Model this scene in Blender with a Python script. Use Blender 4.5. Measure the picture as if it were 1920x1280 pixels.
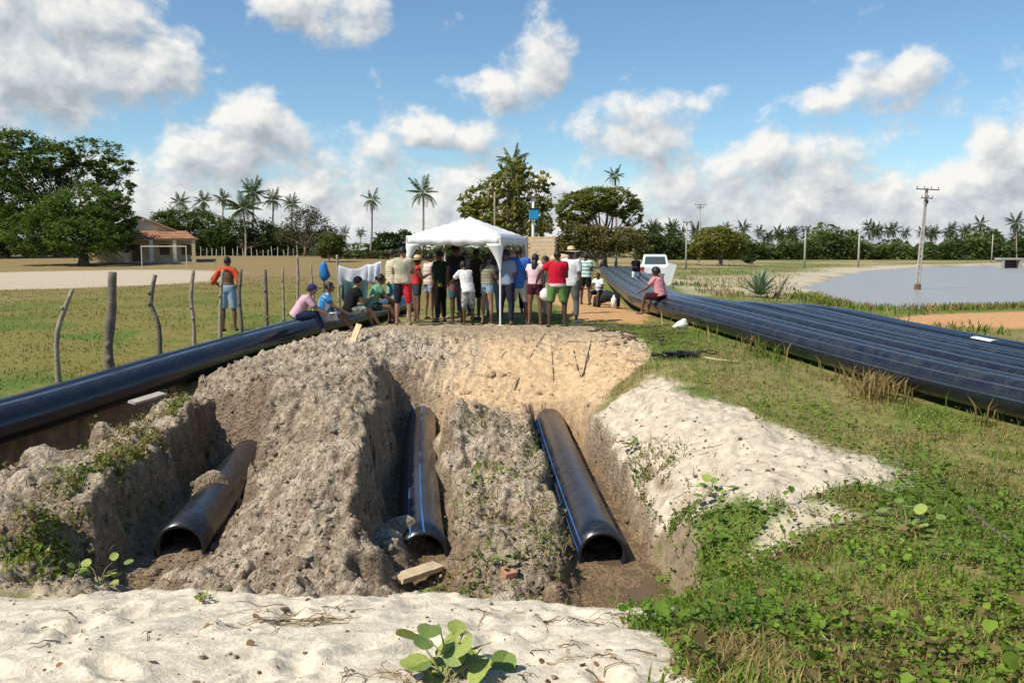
import bpy, math, random
import numpy as np
from mathutils import Vector, Matrix
R = math.radians
random.seed(7)
rng = np.random.default_rng(7)
for o in list(bpy.data.objects): bpy.data.objects.remove(o, do_unlink=True)
scene = bpy.context.scene
COL = scene.collection

# ------------------------------------------------------------------ camera
CAM_Z = 1.7
FPX = 1600.0                       # focal length in pixels of the 1920 wide photograph
PITCH = math.atan(172.0 / FPX)     # horizon at row 468
cd = bpy.data.cameras.new('camera'); cam = bpy.data.objects.new('camera', cd); COL.objects.link(cam)
cam.location = (0, 0, CAM_Z); cam.rotation_euler = (math.pi/2 - PITCH, 0, 0)
cd.sensor_width = 36.0; cd.lens = 36.0 * FPX / 1920.0
cd.clip_start = 0.05; cd.clip_end = 6000
scene.camera = cam

# ------------------------------------------------------------------ sky, sun, exposure
SUN_EL, SUN_TRAVEL = R(51), (0.80, 0.50)            # light travels to the right and away
sun_from = Vector((-SUN_TRAVEL[0], -SUN_TRAVEL[1], 0)).normalized() * math.cos(SUN_EL) + Vector((0, 0, math.sin(SUN_EL)))
sl = bpy.data.lights.new('sun', 'SUN'); sl.energy = 4.4; sl.angle = R(0.53); sl.color = (1.0, 0.92, 0.79)
so = bpy.data.objects.new('sun', sl); COL.objects.link(so)
so.rotation_euler = (-sun_from).to_track_quat('-Z', 'Y').to_euler(); so.location = (-20, -10, 30)
scene.view_settings.view_transform = 'Standard'; scene.view_settings.look = 'None'
scene.view_settings.exposure = 0.33; scene.view_settings.gamma = 1.0
scene.view_settings.use_curve_mapping = False

def ray(px, py):
    u = (px - 960) / FPX; v = (640 - py) / FPX
    return Vector((u, math.cos(PITCH) + v*math.sin(PITCH), -math.sin(PITCH) + v*math.cos(PITCH)))
def G(px, py, z=0.0):                               # where the sight line through a pixel meets height z
    r = ray(px, py); t = (z - CAM_Z) / r.z
    return Vector((r.x*t, r.y*t, z))
def D(px, py, d):                                   # the point on that sight line at depth d
    return Vector((0, 0, CAM_Z)) + ray(px, py)*d

def nd(nt, typ, **kw):
    n = nt.nodes.new(typ)
    for k, v in kw.items():
        if k == 'inp':
            for a, b in v.items(): n.inputs[a].default_value = b
        else: setattr(n, k, v)
    return n
def mth(nt, op, a, b=None, c=None, clamp=False):
    n = nt.nodes.new('ShaderNodeMath'); n.operation = op; n.use_clamp = clamp
    for i, x in enumerate((a, b, c)):
        if x is None: continue
        if isinstance(x, (int, float)): n.inputs[i].default_value = x
        else: nt.links.new(x, n.inputs[i])
    return n.outputs[0]

world = bpy.data.worlds.new('World'); scene.world = world; world.use_nodes = True
wn = world.node_tree; wn.nodes.clear()
sky = nd(wn, 'ShaderNodeTexSky', sky_type='NISHITA', sun_disc=False)
sky.sun_elevation = SUN_EL
sky.sun_rotation = math.atan2(sun_from.x, sun_from.y)
sky.altitude = 0; sky.air_density = 1.0; sky.dust_density = 0.1; sky.ozone_density = 1.0
tc = nd(wn, 'ShaderNodeTexCoord'); sep = nd(wn, 'ShaderNodeSeparateXYZ'); wn.links.new(tc.outputs['Generated'], sep.inputs[0])
AZ = mth(wn, 'ARCTAN2', sep.outputs[0], sep.outputs[1]); EL = mth(wn, 'ARCSINE', sep.outputs[2])
def azel(px, py):
    d = ray(px, py).normalized(); return math.atan2(d.x, d.y), math.asin(d.z)
BLOBS = [  # clouds in view: centre px, radii px, weight
 (110,95,300,135,1.05),(30,190,230,60,.9),(330,175,110,100,.8),(190,35,130,60,1.0),
 (480,245,115,75,1.2),(400,275,140,65,1.0),(300,250,120,60,.7),
 (585,10,160,72,1.0),(1010,112,75,80,1.0),(935,175,95,50,.95),(200,305,260,60,.85),(60,255,160,60,.85),(850,165,60,30,.55),
 (850,258,110,44,1.0),(760,310,70,36,.8),(960,290,90,35,.8),
 (1210,250,160,66,.95),(1150,200,60,32,.75),(1280,205,90,44,.8),(1350,168,48,24,.7),
 (1655,160,110,58,.95),(1550,188,70,34,.85),
 (1570,305,90,62,1.05),(1430,285,90,52,.95),(1650,335,70,40,.8),
 (1845,262,62,44,1.05),(1910,285,70,50,.9),(1740,340,90,35,.7),
 (645,318,75,36,1.0),(560,320,80,40,.8),(1600,8,150,34,.55),(1390,350,120,40,.8),(840,40,50,22,.45),(1000,20,60,25,.45)]
blob_params = []
for (px, py, rx, ry, w) in BLOBS:
    a, e = azel(px, py); blob_params.append((a, e, rx/FPX*math.cos(a)**2*1.02, ry/FPX, w))
def cloud_density(az, el):
    cmb = nd(wn, 'ShaderNodeCombineXYZ'); wn.links.new(az, cmb.inputs[0]); wn.links.new(el, cmb.inputs[1])
    # billows: rounded cells broken up by finer turbulence
    mp = nd(wn, 'ShaderNodeMapping'); mp.inputs['Scale'].default_value = (1.0, 1.35, 1.0); mp.inputs['Location'].default_value = (3.7, 1.3, 0)
    wn.links.new(cmb.outputs[0], mp.inputs[0])
    nw = nd(wn, 'ShaderNodeTexNoise', inp={'Scale': 11.0, 'Detail': 4.0, 'Roughness': 0.6}); nw.noise_dimensions = '2D'; wn.links.new(mp.outputs[0], nw.inputs['Vector'])
    off = nd(wn, 'ShaderNodeVectorMath', operation='MULTIPLY_ADD'); wn.links.new(nw.outputs['Color'], off.inputs[0]); off.inputs[1].default_value = (.05, .05, 0); wn.links.new(mp.outputs[0], off.inputs[2])
    vo = nd(wn, 'ShaderNodeTexVoronoi', feature='SMOOTH_F1', voronoi_dimensions='2D', inp={'Scale': 15.0, 'Detail': 3.0, 'Roughness': 0.55, 'Lacunarity': 2.3, 'Smoothness': 0.35}); vo.normalize = True; wn.links.new(off.outputs[0], vo.inputs['Vector'])
    n1 = nd(wn, 'ShaderNodeTexNoise', inp={'Scale': 8.0, 'Detail': 9.0, 'Roughness': 0.58}); n1.noise_dimensions = '2D'; wn.links.new(mp.outputs[0], n1.inputs['Vector'])
    n2 = nd(wn, 'ShaderNodeTexNoise', inp={'Scale': 2.6, 'Detail': 3.0, 'Roughness': 0.5}); n2.noise_dimensions = '2D'
    wn.links.new(mp.outputs[0], n2.inputs['Vector'])
    acc = None
    for (a, e, ra, re_, w) in blob_params:
        dx = mth(wn, 'MULTIPLY_ADD', az, 1/ra, -a/ra); dy = mth(wn, 'MULTIPLY_ADD', el, 1/re_, -e/re_)
        q = mth(wn, 'MULTIPLY_ADD', dx, dx, mth(wn, 'MULTIPLY', dy, dy))
        b = mth(wn, 'MULTIPLY_ADD', q, -w*0.5, w)
        acc = b if acc is None else mth(wn, 'SMOOTH_MAX', acc, b, 0.25)
    # haze bank of cumulus all round the horizon, thinning upwards, and broken cloud elsewhere
    bank = mth(wn, 'MULTIPLY_ADD', el, -5.0, 1.22)
    gen = mth(wn, 'MULTIPLY_ADD', n2.outputs['Fac'], 2.2, -1.2)
    inview = mth(wn, 'MULTIPLY_ADD', mth(wn, 'ABSOLUTE', az), 6.0, -4.3, clamp=True)
    high = mth(wn, 'MULTIPLY_ADD', el, 8.0, -3.0, clamp=True)
    gen = mth(wn, 'MULTIPLY_ADD', mth(wn, 'MAXIMUM', inview, high), gen, -0.0)
    acc = mth(wn, 'SMOOTH_MAX', mth(wn, 'MAXIMUM', acc, 0.0), mth(wn, 'MAXIMUM', bank, gen), 0.2)
    turb = mth(wn, 'MULTIPLY_ADD', n1.outputs['Fac'], 1.35, -0.86)
    return mth(wn, 'ADD', acc, mth(wn, 'MULTIPLY_ADD', vo.outputs['Distance'], -1.1, turb))
d0 = cloud_density(AZ, EL)
d1 = cloud_density(mth(wn, 'ADD', AZ, -0.012), mth(wn, 'ADD', EL, 0.020))
cover = nd(wn, 'ShaderNodeMapRange', interpolation_type='SMOOTHSTEP', inp={'From Min': -0.04, 'From Max': 0.44}); wn.links.new(d0, cover.inputs[0])
lit = mth(wn, 'SUBTRACT', d0, d1)
thick = mth(wn, 'MULTIPLY', mth(wn, 'MAXIMUM', d1, 0.0), 0.40)
lum = mth(wn, 'SUBTRACT', mth(wn, 'MULTIPLY_ADD', lit, 0.75, 0.60), thick)
lumr = nd(wn, 'ShaderNodeMapRange', inp={'From Min': 0.1, 'From Max': 0.85}); wn.links.new(lum, lumr.inputs[0])
ramp = nd(wn, 'ShaderNodeValToRGB'); wn.links.new(lumr.outputs[0], ramp.inputs[0])
ramp.color_ramp.elements[0].position = 0.0; ramp.color_ramp.elements[0].color = (.36, .40, .44, 1)
ramp.color_ramp.elements[1].position = 1.0; ramp.color_ramp.elements[1].color = (.82, .81, .78, 1)
em = ramp.color_ramp.elements.new(0.45); em.color = (.54, .57, .595, 1)
bg_sky = nd(wn, 'ShaderNodeBackground', inp={'Strength': 0.10}); tint = nd(wn, 'ShaderNodeVectorMath', operation='MULTIPLY'); wn.links.new(sky.outputs[0], tint.inputs[0]); tint.inputs[1].default_value = (.76, .95, 1.05); wn.links.new(tint.outputs[0], bg_sky.inputs[0])
bg_cl = nd(wn, 'ShaderNodeBackground', inp={'Strength': 0.92}); wn.links.new(ramp.outputs[0], bg_cl.inputs[0])
mix = nd(wn, 'ShaderNodeMixShader'); wn.links.new(cover.outputs[0], mix.inputs[0])
wn.links.new(bg_sky.outputs[0], mix.inputs[1]); wn.links.new(bg_cl.outputs[0], mix.inputs[2])
wo = nd(wn, 'ShaderNodeOutputWorld'); wn.links.new(mix.outputs[0], wo.inputs[0])
world.cycles.sampling_method = 'MANUAL'; world.cycles.sample_map_resolution = 512

# ------------------------------------------------------------------ helpers
def link(name, me, parent=None, mat=None):
    o = bpy.data.objects.new(name, me); COL.objects.link(o)
    if parent is not None: o.parent = parent
    if mat is not None and me is not None and len(me.materials) == 0: me.materials.append(mat)
    return o
def tag(o, label, cat=None, group=None, kind=None):
    o['label'] = label
    if cat: o['category'] = cat
    if group: o['group'] = group
    if kind: o['kind'] = kind
    return o
def empty(name, loc, rz=0):
    o = bpy.data.objects.new(name, None); COL.objects.link(o); o.location = loc; o.rotation_euler = (0, 0, rz)
    o.empty_display_size = 0.1; return o
def np_mesh(name, V, F, col=None, smooth=False):
    V = np.asarray(V, np.float32); F = np.asarray(F, np.int32); k = F.shape[1]
    me = bpy.data.meshes.new(name)
    me.vertices.add(len(V)); me.vertices.foreach_set('co', V.ravel())
    me.loops.add(F.size); me.loops.foreach_set('vertex_index', F.ravel())
    me.polygons.add(len(F)); me.polygons.foreach_set('loop_start', np.arange(0, F.size, k, dtype=np.int32))
    me.polygons.foreach_set('use_smooth', np.full(len(F), smooth, dtype=bool))
    me.update(calc_edges=True)
    if col is not None:
        at = me.color_attributes.new('Col', 'FLOAT_COLOR', 'POINT')
        c = np.ones((len(V), 4), np.float32); c[:, :np.shape(col)[1]] = col; at.data.foreach_set('color', c.ravel())
    return me
class MB:
    """collects simple shapes into one mesh"""
    def __init__(s): s.v = []; s.f = []
    def add(s, v, f):
        b = len(s.v); s.v += [tuple(p) for p in v]; s.f += [tuple(i + b for i in q) for q in f]
    def box(s, c, size, rot=None):
        c = Vector(c); h = Vector(size)*0.5; p = []
        for x in (-1, 1):
            for y in (-1, 1):
                for z in (-1, 1):
                    q = Vector((x*h.x, y*h.y, z*h.z)); q = rot @ q if rot is not None else q; p.append(c + q)
        s.add(p, [(0,1,3,2),(4,6,7,5),(0,4,5,1),(2,3,7,6),(0,2,6,4),(1,5,7,3)])
    def tube(s, pts, rad, n=8, cap=True, ell=None, jit=0.0, rnd=None):
        """rings along pts; ell = (axis, ratio) squashes rings so that they are wide along axis"""
        pts = [Vector(p) for p in pts]; m = len(pts); rad = rad if hasattr(rad, '__len__') else [rad]*m
        rings = []; prev = None
        for i, p in enumerate(pts):
            t = (pts[min(i+1, m-1)] - pts[max(i-1, 0)]).normalized()
            if ell is not None: a = Vector(ell[0])
            elif prev is not None: a = prev
            else: a = Vector((1, 0, 0)) if abs(t.x) < 0.8 else Vector((0, 1, 0))
            a = (a - t*a.dot(t)).normalized(); b = t.cross(a).normalized(); prev = a
            r = rad[i]; rx, ry = r if hasattr(r, '__len__') else (r, r)
            ring = []
            for k in range(n):
                an = 2*math.pi*k/n; j = 1.0 + (rnd.uniform(-jit, jit) if jit else 0)
                ring.append(p + a*(math.cos(an)*rx*j) + b*(math.sin(an)*ry*j))
            rings.append(ring)
        v = [p for r_ in rings for p in r_]; f = []
        for i in range(m-1):
            for k in range(n):
                f.append((i*n+k, i*n+(k+1) % n, (i+1)*n+(k+1) % n, (i+1)*n+k))
        if cap:
            f.append(tuple(reversed(range(n)))); f.append(tuple((m-1)*n + k for k in range(n)))
        s.add(v, f)
    def ellipsoid(s, c, r, nu=10, nv=7, rot=None):
        c = Vector(c); v = []; f = []
        for j in range(nv+1):
            th = math.pi*j/nv
            for i in range(nu):
                ph = 2*math.pi*i/nu
                q = Vector((r[0]*math.sin(th)*math.cos(ph), r[1]*math.sin(th)*math.sin(ph), r[2]*math.cos(th)))
                v.append(c + (rot @ q if rot is not None else q))
        for j in range(nv):
            for i in range(nu):
                f.append((j*nu+i, (j+1)*nu+i, (j+1)*nu+(i+1) % nu, j*nu+(i+1) % nu))
        s.add(v, f)
    def mesh(s, name, smooth=False):
        me = bpy.data.meshes.new(name); me.from_pydata(s.v, [], s.f); me.validate(); me.update()
        if smooth: me.polygons.foreach_set('use_smooth', [True]*len(me.polygons))
        return me
    def build(s, name, mat, parent=None, smooth=False):
        return link(name, s.mesh(name, smooth), parent, mat)

# value noise in numpy
def _hash(ix, iy, s):
    h = (ix.astype(np.int64)*374761393 + iy.astype(np.int64)*668265263 + s*974711) & 0xffffffff
    h = ((h ^ (h >> 13))*1274126177) & 0xffffffff
    return ((h ^ (h >> 16)) & 0xffff)/65535.0
def vn(x, y, s=0):
    x = np.asarray(x, float); y = np.asarray(y, float)
    ix = np.floor(x); iy = np.floor(y); fx = x-ix; fy = y-iy
    fx = fx*fx*fx*(fx*(fx*6-15)+10); fy = fy*fy*fy*(fy*(fy*6-15)+10)
    a = _hash(ix, iy, s); b = _hash(ix+1, iy, s); c = _hash(ix, iy+1, s); d = _hash(ix+1, iy+1, s)
    return a*(1-fx)*(1-fy) + b*fx*(1-fy) + c*(1-fx)*fy + d*fx*fy
def fbm(x, y, oct=4, s=0, g=0.5):
    v = 0; a = 1; t = 0
    for o in range(oct):
        ca, sa = math.cos(o*1.1), math.sin(o*1.1)
        v = v + a*vn((x*ca - y*sa)*2**o + 17.3*o, (x*sa + y*ca)*2**o - 9.1*o, s+o); t += a; a *= g
    return v/t
def sstep(a, b, x):
    t = np.clip((x-a)/(b-a), 0, 1); return t*t*(3-2*t)
def poly_sd(poly, x, y):
    """signed distance to a polygon, negative inside"""
    x = np.asarray(x, float); y = np.asarray(y, float)
    d2 = np.full(x.shape, 1e18); ins = np.zeros(x.shape, bool); n = len(poly)
    for i in range(n):
        ax, ay = poly[i]; bx, by = poly[(i+1) % n]; ex, ey = bx-ax, by-ay
        t = np.clip(((x-ax)*ex + (y-ay)*ey)/(ex*ex+ey*ey+1e-12), 0, 1)
        d2 = np.minimum(d2, (x-ax-t*ex)**2 + (y-ay-t*ey)**2)
        c = ((ay > y) != (by > y)) & (x < (bx-ax)*(y-ay)/((by-ay) if by != ay else 1e-12) + ax)
        ins ^= c
    d = np.sqrt(d2); return np.where(ins, -d, d)

# ------------------------------------------------------------------ materials
MATS = {}
def base_mat(name):
    m = bpy.data.materials.new(name); m.use_nodes = True; nt = m.node_tree
    b = nt.nodes['Principled BSDF']; return m, nt, b
def solid(name, col, rough=0.8, var=0.12, scale=6.0, spec=0.4, bump=0.0, metallic=0.0, col2=None, bscale=None):
    if name in MATS: return MATS[name]
    m, nt, b = base_mat(name); b.inputs['Roughness'].default_value = rough
    b.inputs['Specular IOR Level'].default_value = spec; b.inputs['Metallic'].default_value = metallic
    tcn = nd(nt, 'ShaderNodeTexCoord'); n = nd(nt, 'ShaderNodeTexNoise', inp={'Scale': scale, 'Detail': 5.0, 'Roughness': 0.6})
    nt.links.new(tcn.outputs['Object'], n.inputs['Vector'])
    r = nd(nt, 'ShaderNodeValToRGB'); nt.links.new(n.outputs['Fac'], r.inputs[0])
    c2 = col2 if col2 is not None else tuple(min(1, c*(1+var)) for c in col)
    r.color_ramp.elements[0].position = .3; r.color_ramp.elements[1].position = .7
    r.color_ramp.elements[0].color = (*[c*(1-var) for c in col], 1); r.color_ramp.elements[1].color = (*c2, 1)
    nt.links.new(r.outputs[0], b.inputs['Base Color'])
    if bump:
        bp = nd(nt, 'ShaderNodeBump', inp={'Strength': bump, 'Distance': 0.02})
        n2 = nd(nt, 'ShaderNodeTexNoise', inp={'Scale': bscale or scale*4, 'Detail': 4.0}); nt.links.new(tcn.outputs['Object'], n2.inputs['Vector'])
        nt.links.new(n2.outputs['Fac'], bp.inputs['Height']); nt.links.new(bp.outputs[0], b.inputs['Normal'])
    MATS[name] = m; return m
def leaf_mat(name, rough=0.55, trans=0.35):
    if name in MATS: return MATS[name]
    m, nt, b = base_mat(name); a = nd(nt, 'ShaderNodeVertexColor', layer_name='Col')
    nt.links.new(a.outputs[0], b.inputs['Base Color']); b.inputs['Roughness'].default_value = rough
    b.inputs['Specular IOR Level'].default_value = 0.12
    t = nd(nt, 'ShaderNodeBsdfTranslucent'); hs = nd(nt, 'ShaderNodeHueSaturation', inp={'Value': 1.3, 'Saturation': 1.1, 'Hue': 0.485})
    nt.links.new(a.outputs[0], hs.inputs['Color']); nt.links.new(hs.outputs[0], t.inputs[0])
    mx = nd(nt, 'ShaderNodeMixShader', inp={0: trans}); nt.links.new(b.outputs[0], mx.inputs[1]); nt.links.new(t.outputs[0], mx.inputs[2])
    nt.links.new(mx.outputs[0], nt.nodes['Material Output'].inputs[0]); MATS[name] = m; return m
# ------------------------------------------------------------------ terrain
WATER_Z = -0.8
CTRL = [
 # where the photographer stands and the pale sand in front of it
 (-8,-6,.1),(0,-6,.1),(8,-6,.1),(-6,1,.1),(0,1,.1),(5,1,.1),(-4,3.2,0),(-1.5,3.2,-.02),(.6,3.2,-.02),(2.5,3.2,-.1),
 (-6,4.5,-.3),(-3,4.6,-.34),(-1,4.6,-.34),(.6,4.6,-.36),(-6,5.6,-.62),(-4,5.55,-.60),(-2,5.6,-.62),(-.6,5.55,-.62),(.5,5.4,-.64),
 (-3,6.5,-1.05),(-1.5,6.4,-1.15),(0,6.4,-1.2),(1,6.2,-1.1),(-4.2,6.5,-.85),(-6,6.8,-.85),
 # strip left of the left trench
 (-4.4,7.6,-.68),(-4.6,9,-.62),(-4.2,10.5,-.50),(-4.4,12,-.40),(-3.9,8.3,-.66),
 # the big heap between left and middle trench
 (-2.8,12.4,-.06),(-3.2,10.8,-.18),(-1.9,10.2,-.22),(-1.75,8.8,-.42),(-1.9,7.8,-.72),(-1.5,7.3,-1.0),(-2.6,7.8,-1.2),(-2.75,9.0,-.98),(-2.35,8.6,-.72),(-2.8,10,-.72),(-2.1,13.5,-.12),(-1.75,12.0,-.25),
 (-4.6,13.2,-.22),(-3.8,15,-.02),(-3.0,17.3,.06),(-2.2,15.6,-.18),(-4.4,16.3,-.2),
 # ridge between middle and right trench
 (0.0,7.2,-1.3),(0.0,8.2,-1.14),(-.15,10,-1.0),(-.28,12,-.95),(-.38,13.4,-.88),(-.5,9,-1.24),(-.7,11,-1.2),(.42,9,-1.3),(.32,11,-1.2),(.2,13,-1.1),
 # bank below the crowd
 (-1.5,17.8,0),(0,17.8,-.02),(1.6,17.8,-.04),(-1,16.1,-.42),(0,16,-.45),(1,16,-.42),(0.1,14.7,-1.0),(.8,14.9,-.98),(-1.4,14.9,-.92),(1.5,15.2,-.6),
 # pale bank right of the right trench
 (1.62,7.0,-1.05),(1.58,8.5,-1.14),(1.42,10,-1.12),(1.28,12,-1.0),(1.15,13.6,-.86),(1.95,10,-.70),(1.9,8.3,-.82),(1.8,12,-.6),(2.3,12.6,-.40),(2.5,10.6,-.40),(3.3,9.1,-.46),(2.3,9,-.58),(2.0,7.6,-.72),(2.3,14.2,-.3),(3.9,9.3,-.56),
 # grass to the right
 (3.4,12,-.44),(4.4,11,-.5),(5,9,-.55),(4.0,7,-.5),(2.4,5,-.36),(1.7,6,-.62),(6,5,-.38),(8,8,-.6),(5.6,14,-.36),(3.2,16,-.18),(2.4,18.5,-.04),(4,18,-.12),(11,5,-.5),
 # under the wide pipe bundle and down to the pond
 (6.5,11,-.5),(4.6,18.4,-.12),(3.5,21.5,0),(4.0,32,0),(6.2,61,0),(7.2,45,0),(10,16.7,-.78),(8.3,20.8,-.36),(7.3,22.5,-.2),(6.4,25,-.3),(7.6,28,-.72),(8,34,-.72),(12,20,-.8),(15,15,-.85),(10,26,-.6),(15,27,-.55),(22,28,-.55),(30,30,-.55),(22,20,-.8),(13,44,-.62),(11,50,-.4),(15,55,-.5),(25,62,-.6),(16,70,-.4),(30,15,-.9),
 # left: pipes, field
 (-6.6,11,-.76),(-5.5,14.8,-.56),(-4.7,18.3,-.38),(-4.0,21,-.26),(-3.4,24,-.12),(-8,11,-.6),(-8,14,-.5),(-8,18,-.36),(-6.2,20,-.22),(-12,12,-.5),(-15,25,-.22),(-8,30,-.18),(-20,40,-.2),(-10,55,-.2),(-30,25,-.2),(-30,60,-.2),(-14,5,-.6),(-9,6,-.8),
 # where the crowd stands and beyond
 (-3,19.5,0),(-1,19.5,0),(1,19.5,0),(2.4,21,0),(-2,24,0),(1,24,0),(-1,30,-.05),(2,30,0),(-2,45,-.1),(3,60,0),(0,75,-.1)]
CT = np.array(CTRL, float)
_c2 = 0.35**2
_A = np.sqrt(((CT[:, None, :2]-CT[None, :, :2])**2).sum(-1) + _c2)
_n = len(CT); _M = np.zeros((_n+3, _n+3)); _M[:_n, :_n] = _A; _M[:_n, _n] = 1; _M[:_n, _n+1:] = CT[:, :2]; _M[_n, :_n] = 1; _M[_n+1:, :_n] = CT[:, :2].T
_W = np.linalg.solve(_M, np.concatenate([CT[:, 2], [0, 0, 0]]))
def rbf(x, y):
    z = _W[_n] + _W[_n+1]*x + _W[_n+2]*y
    for i in range(_n): z = z + _W[i]*np.sqrt((x-CT[i, 0])**2 + (y-CT[i, 1])**2 + _c2)
    return z
def GP(pts, z): return [tuple(G(px, py, z)[:2]) for px, py in pts]
POND = GP([(1520,540),(1560,520),(1640,506),(1750,501),(1920,497.5),(2400,497),(3300,500),(3300,579),(1920,579),(1800,583),(1650,583),(1560,568)], WATER_Z)
# trenches: centre line (x, y), half width, floor
STEEP = 1
TRENCH = [
 dict(c=[(1.12,6.1),(1.03,8),(.88,11),(.72,14.2),(.66,15.0)], w=[.50,.47,.41,.35,.30], k=.13, f=-1.472, y0=6.15, y1=14.75, e=.25),
 dict(c=[(-.84,6.6),(-.94,8),(-1.27,11),(-1.58,14),(-1.66,15.2)], w=[.40,.36,.34,.33,.32], f=-1.43, y0=7.4, y1=14.7, e=.5),
 dict(c=[(-3.3,6.2),(-3.4,8),(-3.56,10),(-3.7,11.2),(-3.8,12)], w=[.44,.42,.38,.32,.16], f=-1.34, y0=7.2, y1=11.3, e=.6),
 dict(c=[(-7.6,6.0),(-6.5,8.6),(-6.1,10.2),(-5.55,12),(-5.1,13.9)], w=[1.2,1.1,.95,.72,.3], f=-2.1, y0=5.5, y1=13.7, e=.8)]
LUMPS = [(-3.4,12.0,.34,.3,-.62),(-.5,9.2,.18,.6,-1.15),(-.62,10.2,.18,.6,-1.08),(.45,9.6,.16,.7,-1.18),(.38,11.4,.16,.8,-1.1),(-1.2,8.2,.2,.2,-1.15),(-1.3,7.5,.25,.25,-.95),(-3.5,9.75,.30,.17,-.88),(-1.16,8.75,.24,.15,-1.08),(-1.25,8.45,.2,.22,-1.14),(-2.95,7.35,.3,.12,-1.15),(-.98,12.6,.26,.5,-1.0),(-.88,11.4,.2,.4,-1.06),
 (-5.15,9.0,.3,.22,-.42),(-5.05,10.3,.24,.2,-.36),(-4.6,11.3,.22,.22,-.30),(-4.85,7.6,.3,.22,-.52),(-4.2,7.2,.2,.16,-.55),(-.62,8.0,.2,.15,-1.3)]
_fr = random.Random(77)
FOOT = [(_fr.uniform(-2.6, .5), _fr.uniform(3.2, 5.4), _fr.uniform(-1.2, 1.2), _fr.uniform(.02, .045)) for _ in range(46)]
def zone(x, y):
    """soil zones, 0..1: loose brown soil, pale sand, orange earth, vegetation, dry field"""
    wob = (fbm(x*1.6, y*1.6, 3, 31)-.5) + (fbm(x*7, y*7, 3, 33, .6)-.5)*.38; w2 = (fbm(x*.35, y*.35, 3, 77)-.5)
    pit = poly_sd([(-9,6),(-5,5.75),(-2,5.8),(.6,5.75),(1.25,6.1),(1.5,7.2),(1.4,10),(1.35,13.5),(2.2,14.8),(2.7,16.2),(2.4,18),(1.6,19.2),(-.2,19.3),(-3.4,19.2),(-4.3,17.4),(-4.9,14.4),(-5.3,12.5),(-6.4,10),(-9,8)], x, y) + wob*.35
    pit = sstep(.12, -.12, pit)
    fore = poly_sd([(-12,-9),(.62,-9),(.66,3.2),(.85,4.4),(.75,5.2),(.55,5.8),(-2,5.85),(-6,5.9),(-12,6.2)], x, y) + wob*.7
    fore = sstep(.09, -.09, fore)
    pale = poly_sd([tuple(G(a, b, c)[:2]) for a, b, c in [(1075,790,-.9),(1140,735,-.5),(1225,705,-.35),(1340,760,-.42),(1480,812,-.48),(1640,852,-.52),(1695,890,-.55),(1610,925,-.6),(1450,945,-.65),(1310,955,-.75),(1255,1040,-1.05),(1140,890,-1.1)]], x, y) + wob*.9
    pale = sstep(.2, -.2, pale)
    pale2 = poly_sd([tuple(G(a, b, -.62)[:2]) for a, b in [(1340,1010),(1420,975),(1560,960),(1600,985),(1500,1005),(1380,1060),(1320,1075)]], x, y) + wob*.5
    pale2 = sstep(.1, -.15, pale2)*.8
    orange = poly_sd([(-1.4,12.6),(-.6,14.2),(.3,13.6),(1.2,13.2),(2.4,14.3),(2.6,16),(1.8,17.2),(-.6,17.4),(-1.5,15.6)], x, y) + wob*1.1
    orange = sstep(.85, -.75, orange)
    road = poly_sd([(1.5,20.3),(3.0,19.9),(3.5,21),(3.6,26),(3.4,34),(4.6,60),(2.5,60),(1.6,34),(1.3,26)], x, y) + w2*.9
    road = sstep(.25, -.25, road)
    track = poly_sd([tuple(G(a, b, -.55)[:2]) for a, b in [(1640,597),(1700,586),(1920,581),(2600,581),(2600,612),(1920,612),(1800,610),(1700,607)]], x, y) + w2*1.6
    track = sstep(.7, -.7, track)
    strip = poly_sd([tuple(G(a, b, -.2)[:2]) for a, b in [(-700,513),(0,512),(200,507),(330,506),(400,508),(440,515),(400,528),(300,535),(0,543),(-700,548)]], x, y) + w2*3.0
    strip = sstep(1.0, -1.0, strip)
    strip2 = poly_sd([tuple(G(a, b, 0)[:2]) for a, b in [(-300,487),(95,487),(150,490),(40,491.5),(-300,491)]], x, y)
    strip = np.maximum(strip, sstep(1.5, -1.5, strip2)*.7)
    shore = poly_sd(POND, x, y); shore = np.where((shore > 0), sstep(7.0, 0.5, shore + w2*5), 0)*sstep(44, 50, y + w2*8)
    rsand = poly_sd([tuple(G(a, b, -.3)[:2]) for a, b in [(1255,522),(1320,517),(1400,522),(1500,530),(1470,545),(1380,540),(1290,546),(1250,540)]], x, y) + w2*4
    shore = np.maximum(shore, sstep(1.2, -1.2, rsand)*.75)
    left = sstep(-5.2, -6.2, x + (y-12.9)*-.27 + wob*.3)*sstep(5, 9, y) 
    left = np.where(y > 20, np.maximum(left, sstep(-3.2, -4.6, x)), left)
    return dict(pit=pit, fore=fore, pale=np.maximum(pale, pale2), orange=orange, road=road, track=track, strip=strip, shore=shore, left=left, wob=wob, w2=w2)
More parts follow.
